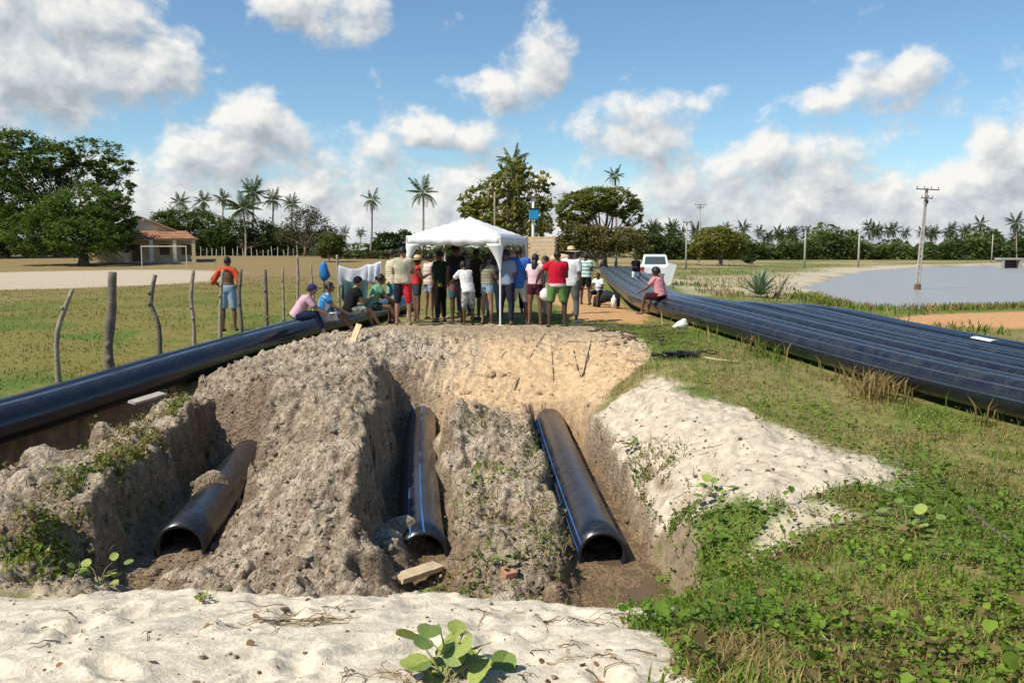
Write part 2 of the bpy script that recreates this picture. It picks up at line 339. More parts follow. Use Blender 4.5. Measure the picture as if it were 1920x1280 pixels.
def terrain(x, y, full=False):
    x = np.asarray(x, float); y = np.asarray(y, float)
    near = rbf(x, y)
    far = np.where(x < 6, -.15, -.55) + sstep(80, 125, y)*sstep(5, -20, x)*.95 + sstep(100, 160, y)*sstep(-10, 30, x)*.12
    far = -.15 + sstep(0, 14, x)*-.35 + sstep(80, 125, y)*sstep(5, -20, x)*.95
    rr = np.sqrt((x/34.0)**2 + ((y-22)/48.0)**2)
    k = sstep(.75, 1.1, rr); z = near*(1-k) + far*k
    Z = zone(x, y)
    soft = sstep(60, 20, y)
    rough = (fbm(x*2.2, y*2.2, 5, 3, .55)-.5); fine = (fbm(x*7.5, y*7.5, 4, 9, .6)-.5); ridg = np.abs(fbm(x*3.1, y*3.1, 4, 15, .55)-.5)
    walked = sstep(16.4, 18.2, y)*sstep(5, 3, np.abs(x))
    loose = Z['pit']*(1-.75*walked)*(1-.55*Z['orange'])
    z = z + loose*(rough*.26 - ridg*.22 + fine*.19 + (fbm(x*17, y*17, 3, 19, .6)-.5)*.085 - np.abs(fbm(x*6.1+3, y*6.1, 3, 27, .5)-.5)*.16 + .075)
    z = z + Z['pale']*(1-Z['pit'])*(rough*.12 + fine*.05 - ridg*.05)*sstep(60, 30, y)
    z = z + np.maximum(Z['fore'], Z['pale']*(1-Z['pit']))*(rough*.085 + fine*.032 - ridg*.02)*sstep(60, 30, y)
    z = z + (1-Z['pit'])*(1-Z['fore'])*(rough*.05)*soft
    for (fx, fy, fa, fd) in FOOT:
        ca, sa = math.cos(fa), math.sin(fa); q = (((x-fx)*ca + (y-fy)*sa)/.055)**2 + (((y-fy)*ca - (x-fx)*sa)/.135)**2
        near_f = q < 12; z = z + np.where(near_f, -fd*np.exp(-q*.9) + fd*.45*np.exp(-((np.sqrt(q)-1.75)/.45)**2), 0)*Z['fore']
    jag = (fbm(x*4.3+5, y*4.3, 4, 21, .6)-.5); jag2 = (fbm(x*1.1+5, y*1.1, 2, 25)-.5)
    for T in TRENCH:
        cy = [p[1] for p in T['c']]; xc = np.interp(y, cy, [p[0] for p in T['c']]); w = np.interp(y, cy, T['w'])
        d = np.abs(x-xc) + jag*.34 + jag2*.16
        along = np.maximum(T['y0']-y, y-T['y1'])
        d = np.maximum(d, w + along/T['e']*.25)
        t = sstep(-.02, T.get('k', .26), d-w); fl = T['f'] + fine*.07 + rough*.08
        z = np.where(z > fl, fl*(1-t) + z*t, z)
    for (lx, ly, rx, ry, lz) in LUMPS:
        q = ((x-lx)/rx)**2 + ((y-ly)/ry)**2; wgt = np.exp(-q**1.5)
        z = np.maximum(z, z*(1-wgt) + (lz + fine*.12 + rough*.1)*wgt)
    pd = poly_sd(POND, x, y) + Z['w2']*2.4
    z = np.where(pd < 3, np.minimum(z, WATER_Z + .05 + np.maximum(pd, 0)*.10 + np.where(pd < 0, np.maximum(pd*.2, -1.0)-.05, 0)), z)
    if full: return z, Z, pd
    return z
def gz(x, y): return float(terrain(np.array([x]), np.array([y]))[0])

def axis(lo, hi, dense_lo, dense_hi, step, grow):
    a = list(np.arange(dense_lo, dense_hi, step)); s = step; v = a[-1]
    while v < hi: s *= grow; v += s; a.append(v)
    s = step; v = a[0]; b = []
    while v > lo: s *= grow; v -= s; b.append(v)
    return np.array(b[::-1] + a)
xs = axis(-1500, 1500, -7.4, 5.6, .028, 1.075)
yl = [2.0]
while yl[-1] < 24: yl.append(yl[-1] + .010 + .0042*yl[-1])
s = yl[-1]-yl[-2]
while yl[-1] < 3500: s *= 1.045; yl.append(yl[-1]+s)
s = .05; v = yl[0]; yb = []
while v > -60: s *= 1.12; v -= s; yb.append(v)
ys = np.array(yb[::-1] + yl)
XX, YY = np.meshgrid(xs, ys)
ZZ, ZN, PD = terrain(XX.ravel(), YY.ravel(), True)
X1, Y1 = XX.ravel(), YY.ravel()
def mixc(c, k, d): return c*(1-k[:, None]) + np.array(d)[None, :]*k[:, None]
n1 = fbm(X1*.5, Y1*.5, 4, 41); n2 = fbm(X1*.09, Y1*.09, 4, 43); n3 = fbm(X1*3, Y1*3, 4, 45, .6); n4 = fbm(X1*.9, Y1*.9, 3, 47)
gcol = np.tile(np.array([.115, .16, .032]), (len(X1), 1))                       # rough green ground
gcol = mixc(gcol, sstep(.48, .68, n1)*.8, (.25, .20, .085))
gcol = mixc(gcol, sstep(.5, .7, n3)*.5, (.14, .15, .04))
drf = ZN['left']
gcol = mixc(gcol, drf, (.185, .163, .044)); gcol = mixc(gcol, drf*sstep(.5, .62, n1)*sstep(45, 15, Y1), (.105, .15, .03)); gcol = mixc(gcol, drf*sstep(.55, .7, n2)*.8, (.235, .18, .07))
gcol = mixc(gcol, drf*sstep(34, 60, Y1)*.8, (.25, .175, .085))
rfar = sstep(6, 14, X1)*sstep(34, 44, Y1); gcol = mixc(gcol, rfar*sstep(.45, .6, n2), (.34, .26, .15)); gcol = mixc(gcol, rfar*sstep(.55, .45, n2)*.6, (.17, .17, .06))
gcol = mixc(gcol, ZN['shore'], (.50, .43, .31))
gcol = mixc(gcol, ZN['strip'], (.46, .385, .28))
gcol = mixc(gcol, ZN['track'], (.52, .29, .135)); gcol = mixc(gcol, ZN['road']*.95, (.50, .285, .13))
gcol = mixc(gcol, ZN['fore'], (.65, .57, .435)); gcol = mixc(gcol, ZN['fore']*sstep(.56, .72, n1)*.45, (.48, .38, .26))
soil = np.tile(np.array([.50, .405, .29]), (len(X1), 1)); soil = mixc(soil, sstep(.4, .65, n4), (.58, .48, .355)); soil = mixc(soil, sstep(.55, .75, n3)*.6, (.36, .27, .18))
soil = mixc(soil, ZN['orange']*.8, (.54, .365, .195)); soil = mixc(soil, sstep(16.4, 17.6, Y1)*.6, (.42, .31, .185))
wet = sstep(-1.15, -1.42, ZZ)*sstep(5.8, 6.2, Y1); soil = mixc(soil, wet*.85, (.235, .15, .078))
gcol = gcol*(1-ZN['pit'][:, None]) + soil*ZN['pit'][:, None]
gcol = mixc(gcol, ZN['pale']*(1-wet)*sstep(-1.34, -1.2, ZZ), (.53, .455, .345))
_gy, _gx = np.gradient(ZZ.reshape(len(ys), len(xs)), ys, xs); stp = np.hypot(_gx, _gy).ravel()
bare = sstep(.75, 1.5, stp)*sstep(5.6, 6, Y1)*sstep(17, 15, Y1)*sstep(7.5, 6.5, np.abs(X1))
gcol = mixc(gcol, bare*.9*(1-.6*ZN['orange']), (.27, .20, .135))
gcol = mixc(gcol, sstep(.1, -.2, PD)*1.0, (.2, .18, .14))
nx, ny = len(xs), len(ys)
idx = np.arange(nx*ny).reshape(ny, nx)
FF = np.stack([idx[:-1, :-1].ravel(), idx[:-1, 1:].ravel(), idx[1:, 1:].ravel(), idx[1:, :-1].ravel()], 1)
gm, nt, b = base_mat('ground')
va = nd(nt, 'ShaderNodeVertexColor', layer_name='Col'); tcg = nd(nt, 'ShaderNodeNewGeometry')
na = nd(nt, 'ShaderNodeTexNoise', inp={'Scale': 7.0, 'Detail': 8.0, 'Roughness': 0.68}); nt.links.new(tcg.outputs['Position'], na.inputs['Vector'])
nb = nd(nt, 'ShaderNodeTexNoise', inp={'Scale': 42.0, 'Detail': 4.0, 'Roughness': 0.7}); nt.links.new(tcg.outputs['Position'], nb.inputs['Vector'])
ml = mth(nt, 'MULTIPLY', mth(nt, 'MULTIPLY_ADD', na.outputs['Fac'], 1.7, 0.18), mth(nt, 'MULTIPLY_ADD', nb.outputs['Fac'], 0.9, 0.55))
rs = nd(nt, 'ShaderNodeTexNoise', inp={'Scale': 26.0, 'Detail': 6.0, 'Roughness': 0.75}); nt.links.new(tcg.outputs['Position'], rs.inputs['Vector'])
vc = nd(nt, 'ShaderNodeTexVoronoi', inp={'Scale': 19.0, 'Detail': 2.0, 'Roughness': .6}); nt.links.new(tcg.outputs['Position'], vc.inputs['Vector'])
pits = nd(nt, 'ShaderNodeMapRange', inp={'From Min': .36, 'From Max': .56, 'To Min': .70, 'To Max': 1.42}); nt.links.new(rs.outputs['Fac'], pits.inputs[0])
pmix = nd(nt, 'ShaderNodeMix', data_type='FLOAT'); pmix.inputs[2].default_value = 1.0; nt.links.new(va.outputs['Alpha'], pmix.inputs[0]); nt.links.new(pits.outputs[0], pmix.inputs[3])
ml = mth(nt, 'MULTIPLY', ml, pmix.outputs[0])
vm = nd(nt, 'ShaderNodeVectorMath', operation='SCALE'); nt.links.new(va.outputs[0], vm.inputs[0]); nt.links.new(ml, vm.inputs['Scale'])
nt.links.new(vm.outputs[0], b.inputs['Base Color']); b.inputs['Roughness'].default_value = 0.95; b.inputs['Specular IOR Level'].default_value = 0.15
bp1 = nd(nt, 'ShaderNodeBump', inp={'Strength': 0.9, 'Distance': 0.08}); nt.links.new(mth(nt, 'MULTIPLY_ADD', va.outputs['Alpha'], .5, .4), bp1.inputs['Strength']); nt.links.new(na.outputs['Fac'], bp1.inputs['Height'])
bp2 = nd(nt, 'ShaderNodeBump', inp={'Strength': 0.6, 'Distance': 0.015}); nt.links.new(nb.outputs['Fac'], bp2.inputs['Height']); nt.links.new(bp1.outputs[0], bp2.inputs['Normal'])
bp3 = nd(nt, 'ShaderNodeBump', inp={'Distance': 0.06}); nt.links.new(mth(nt, 'MULTIPLY', va.outputs['Alpha'], .85), bp3.inputs['Strength'])
nt.links.new(mth(nt, 'MULTIPLY_ADD', vc.outputs['Distance'], -.8, rs.outputs['Fac']), bp3.inputs['Height']); nt.links.new(bp2.outputs[0], bp3.inputs['Normal'])
nt.links.new(bp3.outputs[0], b.inputs['Normal'])
go = link('ground', np_mesh('ground', np.stack([X1, Y1, ZZ], 1), FF, np.concatenate([gcol, (ZN['pit']*(1-.65*ZN['orange']))[:, None]], 1), True), None, gm)
tag(go, 'dug up sandy ground with trenches, soil heaps and grass', kind='structure')
# clods share the colour of the soil they lie on
def ground_col(x, y):
    i = np.clip(np.searchsorted(ys, y), 0, ny-1); j = np.clip(np.searchsorted(xs, x), 0, nx-1)
    return gcol[i*nx + j]
def ground_z(x, y):
    """bilinear height of the built sheet"""
    i = np.clip(np.searchsorted(ys, y)-1, 0, ny-2); j = np.clip(np.searchsorted(xs, x)-1, 0, nx-2)
    fx = (x-xs[j])/(xs[j+1]-xs[j]); fy = (y-ys[i])/(ys[i+1]-ys[i]); q = lambda a, c: ZZ[a*nx + c]
    return q(i, j)*(1-fx)*(1-fy) + q(i, j+1)*fx*(1-fy) + q(i+1, j)*(1-fx)*fy + q(i+1, j+1)*fx*fy
def gzs(x, y): return float(ground_z(np.array([x]), np.array([y]))[0])

# ------------------------------------------------------------------ water
def water_mat(name, col, rough, bscale, bstr):
    m, nt, b = base_mat(name); b.inputs['Base Color'].default_value = (*col, 1); b.inputs['Roughness'].default_value = rough
    b.inputs['IOR'].default_value = 1.33; b.inputs['Specular IOR Level'].default_value = 0.5
    g = nd(nt, 'ShaderNodeNewGeometry'); mp = nd(nt, 'ShaderNodeMapping'); mp.inputs['Scale'].default_value = (1, 2.2, 1)
    nt.links.new(g.outputs['Position'], mp.inputs[0]); n = nd(nt, 'ShaderNodeTexNoise', inp={'Scale': bscale, 'Detail': 5.0, 'Roughness': 0.65}); nt.links.new(mp.outputs[0], n.inputs['Vector'])
    bp = nd(nt, 'ShaderNodeBump', inp={'Strength': bstr, 'Distance': 0.1}); nt.links.new(n.outputs['Fac'], bp.inputs['Height']); nt.links.new(bp.outputs[0], b.inputs['Normal'])
    return m
pp = np.array(POND); cx, cy = pp.mean(0)
m_ = MB(); ring = [(cx + (p[0]-cx)*1.04 + (2 if p[0] < 40 else 0)*-1, cy + (p[1]-cy)*1.06, WATER_Z) for p in POND]
m_.add(ring, [tuple(range(len(ring)))])
wo_ = m_.build('pond_water', water_mat('pond_water', (.30, .29, .27), .28, 1.6, .8)); tag(wo_, 'grey rippled water of the pond beyond the pipes', kind='structure')
m_ = MB(); m_.add([(.5, 6.2, -1.478), (1.75, 6.2, -1.478), (1.6, 12.5, -1.478), (.4, 12.5, -1.478)], [(0, 1, 2, 3)])
tw = m_.build('trench_water', water_mat('trench_water', (.13, .085, .05), .06, 9.0, .25)); tag(tw, 'muddy brown water on the floor of the right trench', kind='structure')

# ------------------------------------------------------------------ pipes
def spline(pts, step):
    """Catmull-Rom through points, resampled evenly"""
    P = [Vector(p) for p in pts]; P = [P[0]*2-P[1]] + P + [P[-1]*2-P[-2]]; out = []
    for i in range(1, len(P)-2):
        for k in range(24):
            t = k/24; a, b_, c, d = P[i-1], P[i], P[i+1], P[i+2]
            out.append(.5*((2*b_) + (c-a)*t + (2*a-5*b_+4*c-d)*t*t + (3*b_-a-3*c+d)*t**3))
    out.append(P[-2]); res = [out[0]]; acc = 0
    for a, b_ in zip(out, out[1:]):
        acc += (b_-a).length
        if acc >= step: res.append(b_); acc = 0
    if (res[-1]-out[-1]).length > 1e-3: res.append(out[-1])
    return res
def pipe_mat():
    m, nt, b = base_mat('black_plastic'); g = nd(nt, 'ShaderNodeNewGeometry')
    n = nd(nt, 'ShaderNodeTexNoise', inp={'Scale': 4.5, 'Detail': 8.0, 'Roughness': 0.75}); nt.links.new(g.outputs['Position'], n.inputs['Vector'])
    n2 = nd(nt, 'ShaderNodeTexNoise', inp={'Scale': 24.0, 'Detail': 5.0, 'Roughness': 0.7}); nt.links.new(g.outputs['Position'], n2.inputs['Vector'])
    sx = nd(nt, 'ShaderNodeSeparateXYZ'); nt.links.new(g.outputs['Normal'], sx.inputs[0])
    up = mth(nt, 'MULTIPLY_ADD', sx.outputs[2], .5, .35, clamp=True)      # dust settles on the upper side
    k = nd(nt, 'ShaderNodeMapRange', inp={'From Min': .46, 'From Max': .78}); nt.links.new(mth(nt, 'MULTIPLY_ADD', n2.outputs['Fac'], .35, mth(nt, 'MULTIPLY', n.outputs['Fac'], .7)), k.inputs[0])
    oi = nd(nt, 'ShaderNodeObjectInfo'); f = mth(nt, 'MULTIPLY', k.outputs[0], mth(nt, 'MULTIPLY', up, mth(nt, 'MULTIPLY_ADD', oi.outputs['Random'], .6, .04)))
    mx = nd(nt, 'ShaderNodeMix', data_type='RGBA'); nt.links.new(f, mx.inputs[0]); mx.inputs[6].default_value = (.010, .013, .021, 1); mx.inputs[7].default_value = (.135, .12, .10, 1)
    nt.links.new(mx.outputs[2], b.inputs['Base Color'])
    nt.links.new(mth(nt, 'MULTIPLY_ADD', f, .5, mth(nt, 'MULTIPLY_ADD', n.outputs['Fac'], .12, .15)), b.inputs['Roughness'])
    b.inputs['Specular IOR Level'].default_value = 0.55
    bp = nd(nt, 'ShaderNodeBump', inp={'Strength': .12, 'Distance': .01}); nt.links.new(n2.outputs['Fac'], bp.inputs['Height']); nt.links.new(bp.outputs[0], b.inputs['Normal'])
    return m
PIPE = pipe_mat(); STRIPE = solid('blue_stripe', (.06, .10, .17), .5, .35, 3); BRIGHT = solid('bright_blue_stripe', (.03, .12, .36), .5, .3, 3); RP = 0.252
def frames(pts):
    out = []
    for i, p in enumerate(pts):
        t = (pts[min(i+1, len(pts)-1)]-pts[max(i-1, 0)]).normalized(); s_ = t.cross(Vector((0, 0, 1))).normalized(); out.append((p, t, s_, s_.cross(t).normalized()))
    return out
def pipe(pts, label, group=None, step=.5, stripes=(20, 75, 110, 165), n=32, roll=0, smat=None, sw=.007):
    P = spline(pts, step); fr = frames(P); o0 = P[0].copy()
    v = []; f = []
    for rad in (RP, RP-.034):
        for (p, t, s_, u) in fr:
            for k in range(n):
                a = 2*math.pi*k/n; v.append(p - o0 + s_*(math.cos(a)*rad) + u*(math.sin(a)*rad))
    m = len(fr); B = m*n
    for i in range(m-1):
        for k in range(n):
            k2 = (k+1) % n
            f.append((i*n+k, (i+1)*n+k, (i+1)*n+k2, i*n+k2)); f.append((B+i*n+k, B+i*n+k2, B+(i+1)*n+k2, B+(i+1)*n+k))
    for k in range(n):
        k2 = (k+1) % n
        f.append((k, k2, B+k2, B+k)); e = (m-1)*n; f.append((e+k, B+e+k, B+e+k2, e+k2))
    me = bpy.data.meshes.new('black_pipe'); me.from_pydata([tuple(q) for q in v], [], f); me.update()
    me.polygons.foreach_set('use_smooth', [True]*len(me.polygons))
    o = link('black_pipe', me, None, PIPE); o.location = o0; tag(o, label, 'pipe', group)
    for a in stripes:                       # thin extruded colour stripes along the pipe
        a = R(a + roll); da = sw/RP; sv = []; sf = []
        for (p, t, s_, u) in fr:
            for q in (a-da, a+da): sv.append(tuple(p - o0 + (s_*math.cos(q) + u*math.sin(q))*(RP+.0025)))
        for i in range(m-1): sf.append((2*i, 2*i+2, 2*i+3, 2*i+1))
        sm = bpy.data.meshes.new('stripe'); sm.from_pydata(sv, [], sf); sm.update(); link('stripe', sm, o, smat or STRIPE)
    return o
# pipes laid in the trenches (each runs on into the bank)
pipe([(.92,8.38,-1.39),(.84,10,-1.38),(.72,13,-1.36),(.64,15.6,-1.32)], 'black pipe lying fully uncovered in the right trench beside muddy water', 'pipes laid in the trenches', .4, (150,168,30), smat=BRIGHT, sw=.009)
pipe([(-.90,8.40,-1.40),(-1.05,9.5,-1.38),(-1.38,12.5,-1.34),(-1.66,15.6,-1.30)], 'black pipe with blue stripe in the middle trench, soil over its mouth', 'pipes laid in the trenches', .4, (88,120), smat=BRIGHT, sw=.009)
pipe([(-3.32,8.25,-1.27),(-3.42,9.4,-1.24),(-3.58,11,-1.18),(-3.72,12.8,-1.06)], 'black pipe in the left trench half buried by a saddle of sand', 'pipes laid in the trenches', .4, (), smat=BRIGHT, sw=.009)
# two pipes and a third behind, lying along the fence on the left
LP = [(-8.3,5.2,-.74),(-7.55,8,-.64),(-6.6,10.9,-.54),(-5.5,14.8,-.27),(-4.62,18.2,-.09),(-3.9,21,.02),(-3.0,25,.12)]
LLAB = ['nearest of the long black pipes beside the fence, pale blue stripe on its side', 'second long black pipe, closer to the fence posts, mostly hidden by the first', 'long black pipe closest to the fence posts, behind two others']
LEFT_PATHS = []
for k in range(2):
    pts = []
    for i, p in enumerate(LP):
        a = Vector(LP[max(i-1, 0)]); c = Vector(LP[min(i+1, len(LP)-1)]); t = (c-a).normalized(); nrm = Vector((-t.y, t.x, 0)).normalized()
        q = Vector(p) + nrm*(.52*k); q.z += [0, -.06, .0][k]; pts.append(q)
    LEFT_PATHS.append(pts); pipe(pts, LLAB[k], 'long pipes beside the fence', .6, (12, 80, 150) if k == 0 else (60, 120), roll=0)
# the wide bundle on the right
BP = [(9.9,4.6),(8.1,7.2),(6.95,9.4),(6.2,11.5),(5.62,13.6),(5.12,15.7),(4.5,18.4),(3.85,21.5),(3.72,25),(4.15,32),(5.0,44),(6.6,62)]
ORD = ['nearest the grass, outermost of the bundle', 'second from the grass', 'third from the grass', 'fourth from the grass', 'fifth, in the middle of the bundle', 'sixth from the grass', 'third from the pond side', 'second from the pond side, a white sheet on it', 'outermost on the pond side of the bundle']
RIGHT_PATHS = []
def bundle_z(k, x, y): return None
for k in range(9):
    pts = []; path = BP if k < 4 else BP[:10]
    for i, p in enumerate(path):
        a = Vector((*BP[max(i-1, 0)], 0)); c = Vector((*BP[min(i+1, len(BP)-1)], 0)); t = (c-a).normalized(); nrm = Vector((t.y, -t.x, 0))
        q = Vector((*p, 0)) + nrm*(.585*k); y = p[1]
        # height of the bed under the near edge, falling towards the pond
        bed = np.interp(y, [4.5,7.5,11,14.6,18.3,21.5,25,32,44,62], [-.62,-.56,-.47,-.30,-.10,.02,.03,.02,.02,.02])
        fall = np.interp(y, [4.5,11,14.6,18.3,21.5,25,32], [-.02,-.034,-.04,-.044,-.04,-.06,-.10])*k if y <= 32 else 0
        if k >= 4 and y > 23: fall = min(fall, -.42 if y < 28 else -.74)
        q.z = float(bed + fall + RP + .02 + .02*math.sin(k*2.4 + y*.16)); pts.append(q)
    RIGHT_PATHS.append(pts)
    pipe(pts, 'black pipe of the wide bundle, ' + ORD[k], 'pipes of the wide bundle', .7, (70, 115, 160) if k % 2 else (85, 140, 175), n=24, roll=(k*37) % 30, sw=.006)
# ------------------------------------------------------------------ trees
LEAF = leaf_mat('leaf'); BARK = solid('bark', (.17, .13, .095), .95, .35, 3.0, .1, .6); PALMBARK = solid('palm_bark', (.27, .23, .18), .95, .25, 1.2, .1, .5)
def leaf_cards(C, size, up=.35, seed=0, aspect=.5, fold=True):
    """one kite-shaped leaf (2 tris) per centre; returns V, F"""
    r = np.random.default_rng(seed); n = len(C)
    nrm = r.normal(size=(n, 3)); nrm[:, 2] = np.abs(nrm[:, 2]) + up*2; nrm /= np.linalg.norm(nrm, axis=1)[:, None]
    d = r.normal(size=(n, 3)); d -= nrm*(d*nrm).sum(1)[:, None]; d /= np.linalg.norm(d, axis=1)[:, None] + 1e-9
    e = np.cross(nrm, d); s_ = size if hasattr(size, '__len__') else np.full(n, size); s_ = (s_*r.uniform(.6, 1.35, n))[:, None]
    V = np.stack([C - d*s_*.5, C + e*s_*aspect*.5 - nrm*s_*.06, C + d*s_*.5, C - e*s_*aspect*.5 - nrm*s_*.06], 1).reshape(-1, 3)
    return V, np.arange(4*n).reshape(n, 4)
def cluster_points(blobs, n, seed, clump=.22, per=26, shell=.55):
    """points in leafy clumps spread through the outer part of ellipsoid blobs"""
    r = np.random.default_rng(seed); B = np.array(blobs, float); w = (B[:, 3]*B[:, 4]*B[:, 5])**(2/3); w /= w.sum()
    nc = max(6, n//per); k = r.choice(len(B), nc, p=w); d = r.normal(size=(nc, 3)); d /= np.linalg.norm(d, axis=1)[:, None]
    rad = r.uniform(shell, 1.02, nc)**.7; cc = B[k, :3] + d*B[k, 3:6]*rad[:, None]
    cs = clump*np.cbrt(B[k, 3]*B[k, 4]*B[k, 5])*r.uniform(.6, 1.3, nc)
    q = r.integers(0, nc, n); pts = cc[q] + r.normal(size=(n, 3))*cs[q][:, None]*np.array([.62, .62, .40])
    return pts, r.uniform(0, 1, nc)[q], cc
def leaf_colors(n, tone, base, alt, seed):
    r = np.random.default_rng(seed); c = np.array(base)[None]*(1-tone[:, None]) + np.array(alt)[None]*tone[:, None]
    return c*r.uniform(.7, 1.3, n)[:, None]
def limb_tree(mb, base, tips, r0, rnd, fork=.35):
    """trunk that forks into limbs ending inside the crown"""
    base = Vector(base); ctr = sum((Vector(t) for t in tips), Vector())/len(tips); fk = base.lerp(ctr, fork); fk.x = base.x*.6 + fk.x*.4; fk.y = base.y*.6 + fk.y*.4
    mid = base.lerp(fk, .5) + Vector((rnd.uniform(-.1, .1)*r0*4, rnd.uniform(-.1, .1)*r0*4, 0))
    mb.tube([base - Vector((0, 0, .3)), base + Vector((0, 0, r0)), mid, fk], [r0*1.5, r0*1.1, r0*.9, r0*.75], 9, jit=.08, rnd=rnd)
    for t in tips:
        t = Vector(t); a = fk.lerp(t, .45) + Vector((rnd.uniform(-1, 1), rnd.uniform(-1, 1), rnd.uniform(-.2, .6)))*(t-fk).length*.10
        rr = r0*rnd.uniform(.38, .58); mb.tube([fk - (a-fk)*.08, a, t], [rr, rr*.65, rr*.18], 6, jit=.1, rnd=rnd)
        for q in range(3):
            u = rnd.uniform(.45, .95); s_ = fk.lerp(a, u) if rnd.random() < .4 else a.lerp(t, u); e = s_ + Vector((rnd.uniform(-1, 1), rnd.uniform(-1, 1), rnd.uniform(-.1, .9)))*(t-fk).length*.30
            mb.tube([s_, s_.lerp(e, .5) + Vector((0, 0, .1)), e], [rr*.32, rr*.22, rr*.07], 5)
def tree(name, label, base, blobs, n, leaf, base_col, alt_col, r0, seed, group=None, clump=.22, up=.35, shell=.55, cat='tree', per=26, bark=None, extra_tips=()):
    rnd = random.Random(seed); base = Vector(base); root = empty(name, base); tag(root, label, cat, group)
    n = int(n*(1.0 if name == 'almond_tree' else 1.7)); leaf *= 1.15
    pts, tone, cc = cluster_points(blobs, n, seed, clump, per, shell); V, F = leaf_cards(pts - np.array(base), leaf, up, seed+1)
    me = np_mesh('crown', V, F, np.repeat(leaf_colors(n, tone, base_col, alt_col, seed+2), 4, 0)); link('crown', me, root, LEAF)
    mb = MB(); tips = [(b_[0]-base.x, b_[1]-base.y, b_[2]-base.z) for b_ in blobs]
    pick = cc[np.random.default_rng(seed).choice(len(cc), min(len(cc), 10), replace=False)] - np.array(base)
    limb_tree(mb, (0, 0, 0), tips + [tuple(p) for p in pick] + list(extra_tips), r0, rnd); mb.build('trunk', bark or BARK, root, True)
    return root
def pb(d, items, flat=1.0):
    """crown blobs given by picture position and radii at depth d"""
    out = []
    for it in items:
        px, py, rx, ry = it[:4]; dd = d + (it[4] if len(it) > 4 else 0); c = D(px, py, dd); k = dd/FPX
        out.append((c.x, c.y, c.z, rx*k, rx*k*.9*flat, ry*k))
    return out
def at_ground(px, d):
    x = (px-960)/FPX*d; y = d*math.cos(PITCH); return Vector((x, y, gzs(x, y)))
DK, MD, YL = (.055, .095, .019), (.125, .185, .036), (.105, .125, .028)
# huge spreading tree on the left: flat layered canopies over dense lower trees
tree('spreading_tree', 'tallest broad tree with flat layered canopy above the other dark trees', at_ground(120, 118), pb(118, [(20,270,75,28),(90,300,60,26),(-60,285,80,40),(165,285,62,26),(205,315,48,20),(150,330,70,22,3),(60,340,80,28,2),(222,352,32,18),(30,310,70,25,-3)], .8), 15000, .42, DK, MD, .55, 11, None, .16, .6, .6)
tree('broad_tree', 'dense dark tree with bright leaf tops beside the veranda house', at_ground(165, 94), pb(94, [(160,390,70,45),(110,420,65,50,-2),(205,415,48,45),(60,440,60,40,-3),(235,440,28,35),(160,445,70,38,-4),(215,385,34,26,-3)]), 15000, .32, DK, MD, .5, 12, None, .17, .5, .6)
tree('broad_tree', 'dark dense tree cut off by the left picture edge', at_ground(20, 114), pb(114, [(10,380,75,50),(-60,400,80,60),(40,430,60,50,-2),(-40,440,80,40,-3),(60,400,50,36,-3)]), 12000, .40, DK, (.05, .088, .018), .5, 13, None, .17, .5, .6)
# behind and right of the house
tree('broad_tree', 'rounded green tree rising just behind the veranda roof', at_ground(330, 140), pb(140, [(330,415,45,26),(370,420,45,28),(300,418,30,18),(400,430,36,28)]), 6000, .40, (.06, .10, .02), (.12, .17, .035), .35, 14, None, .2, .5)
tree('scrub_tree', 'thin grey scrubby tree with bare twigs near the far fence', at_ground(575, 118), pb(118, [(560,420,30,28),(595,425,26,26),(540,440,25,22),(615,440,20,20),(575,400,22,14)]), 2600, .26, (.085, .085, .04), (.14, .12, .06), .16, 15, None, .3, .2, .3, per=12)
tree('scrub_tree', 'low dark green thicket tree below the tall palms', at_ground(465, 126), pb(126, [(440,440,40,30),(490,440,40,28),(520,450,30,24),(410,450,34,24)]), 6500, .36, DK, (.075, .10, .028), .25, 16, None, .22, .4)
tree('shrub', 'pale yellow green rounded shrub right of the scrubby tree', at_ground(620, 100), pb(100, [(620,455,24,20),(612,468,20,14),(634,464,14,14)]), 2600, .30, (.09, .12, .03), (.15, .17, .05), .1, 17, None, .25, .3, cat='shrub')
tree('broad_tree', 'low rounded tree just left of the tent roof', at_ground(738, 120), pb(120, [(725,455,28,20),(755,450,22,18),(705,466,18,12)]), 3200, .36, (.04, .07, .016), (.085, .115, .03), .2, 18, None, .22, .4)
# centre pair
tree('almond_tree', 'loose large leaved tree behind the blue box pole', at_ground(950, 92), pb(92, [(900,372,38,24),(950,345,42,26),(1000,335,26,20),(925,400,50,26),(985,385,40,26),(880,395,22,16),(1015,375,24,22),(1000,420,40,26),(930,430,50,22),(960,312,28,14),(1028,350,12,12)]), 6200, .50, (.14, .17, .04), (.28, .26, .075), .34, 19, None, .26, .2, .45, per=10)
tree('umbrella_tree', 'dense umbrella crowned tree with a palm rising behind it', at_ground(1130, 105), pb(105, [(1085,390,42,30),(1120,375,45,24),(1160,378,36,28),(1185,400,22,24),(1070,415,28,16),(1195,395,10,20)], .9), 13000, .30, (.145, .18, .038), (.24, .26, .065), .40, 20, None, .15, .7, .72, per=30)
tree('scrub_tree', 'brownish thicket spreading below the umbrella crowned tree', at_ground(1120, 100), pb(100, [(1080,440,36,22),(1120,450,40,26),(1165,450,36,24),(1060,460,30,18),(1195,462,24,14),(1040,468,20,10)]), 8000, .30, (.12, .13, .038), (.22, .19, .07), .2, 21, None, .24, .3, .4)
tree('round_bush', 'big round olive bush alone before the right treeline', at_ground(1347, 118), pb(118, [(1345,455,46,28),(1320,468,28,18),(1375,465,26,20),(1345,440,30,14)]), 8000, .34, (.14, .165, .035), (.26, .245, .07), .28, 22, None, .2, .5, .6, cat='bush')
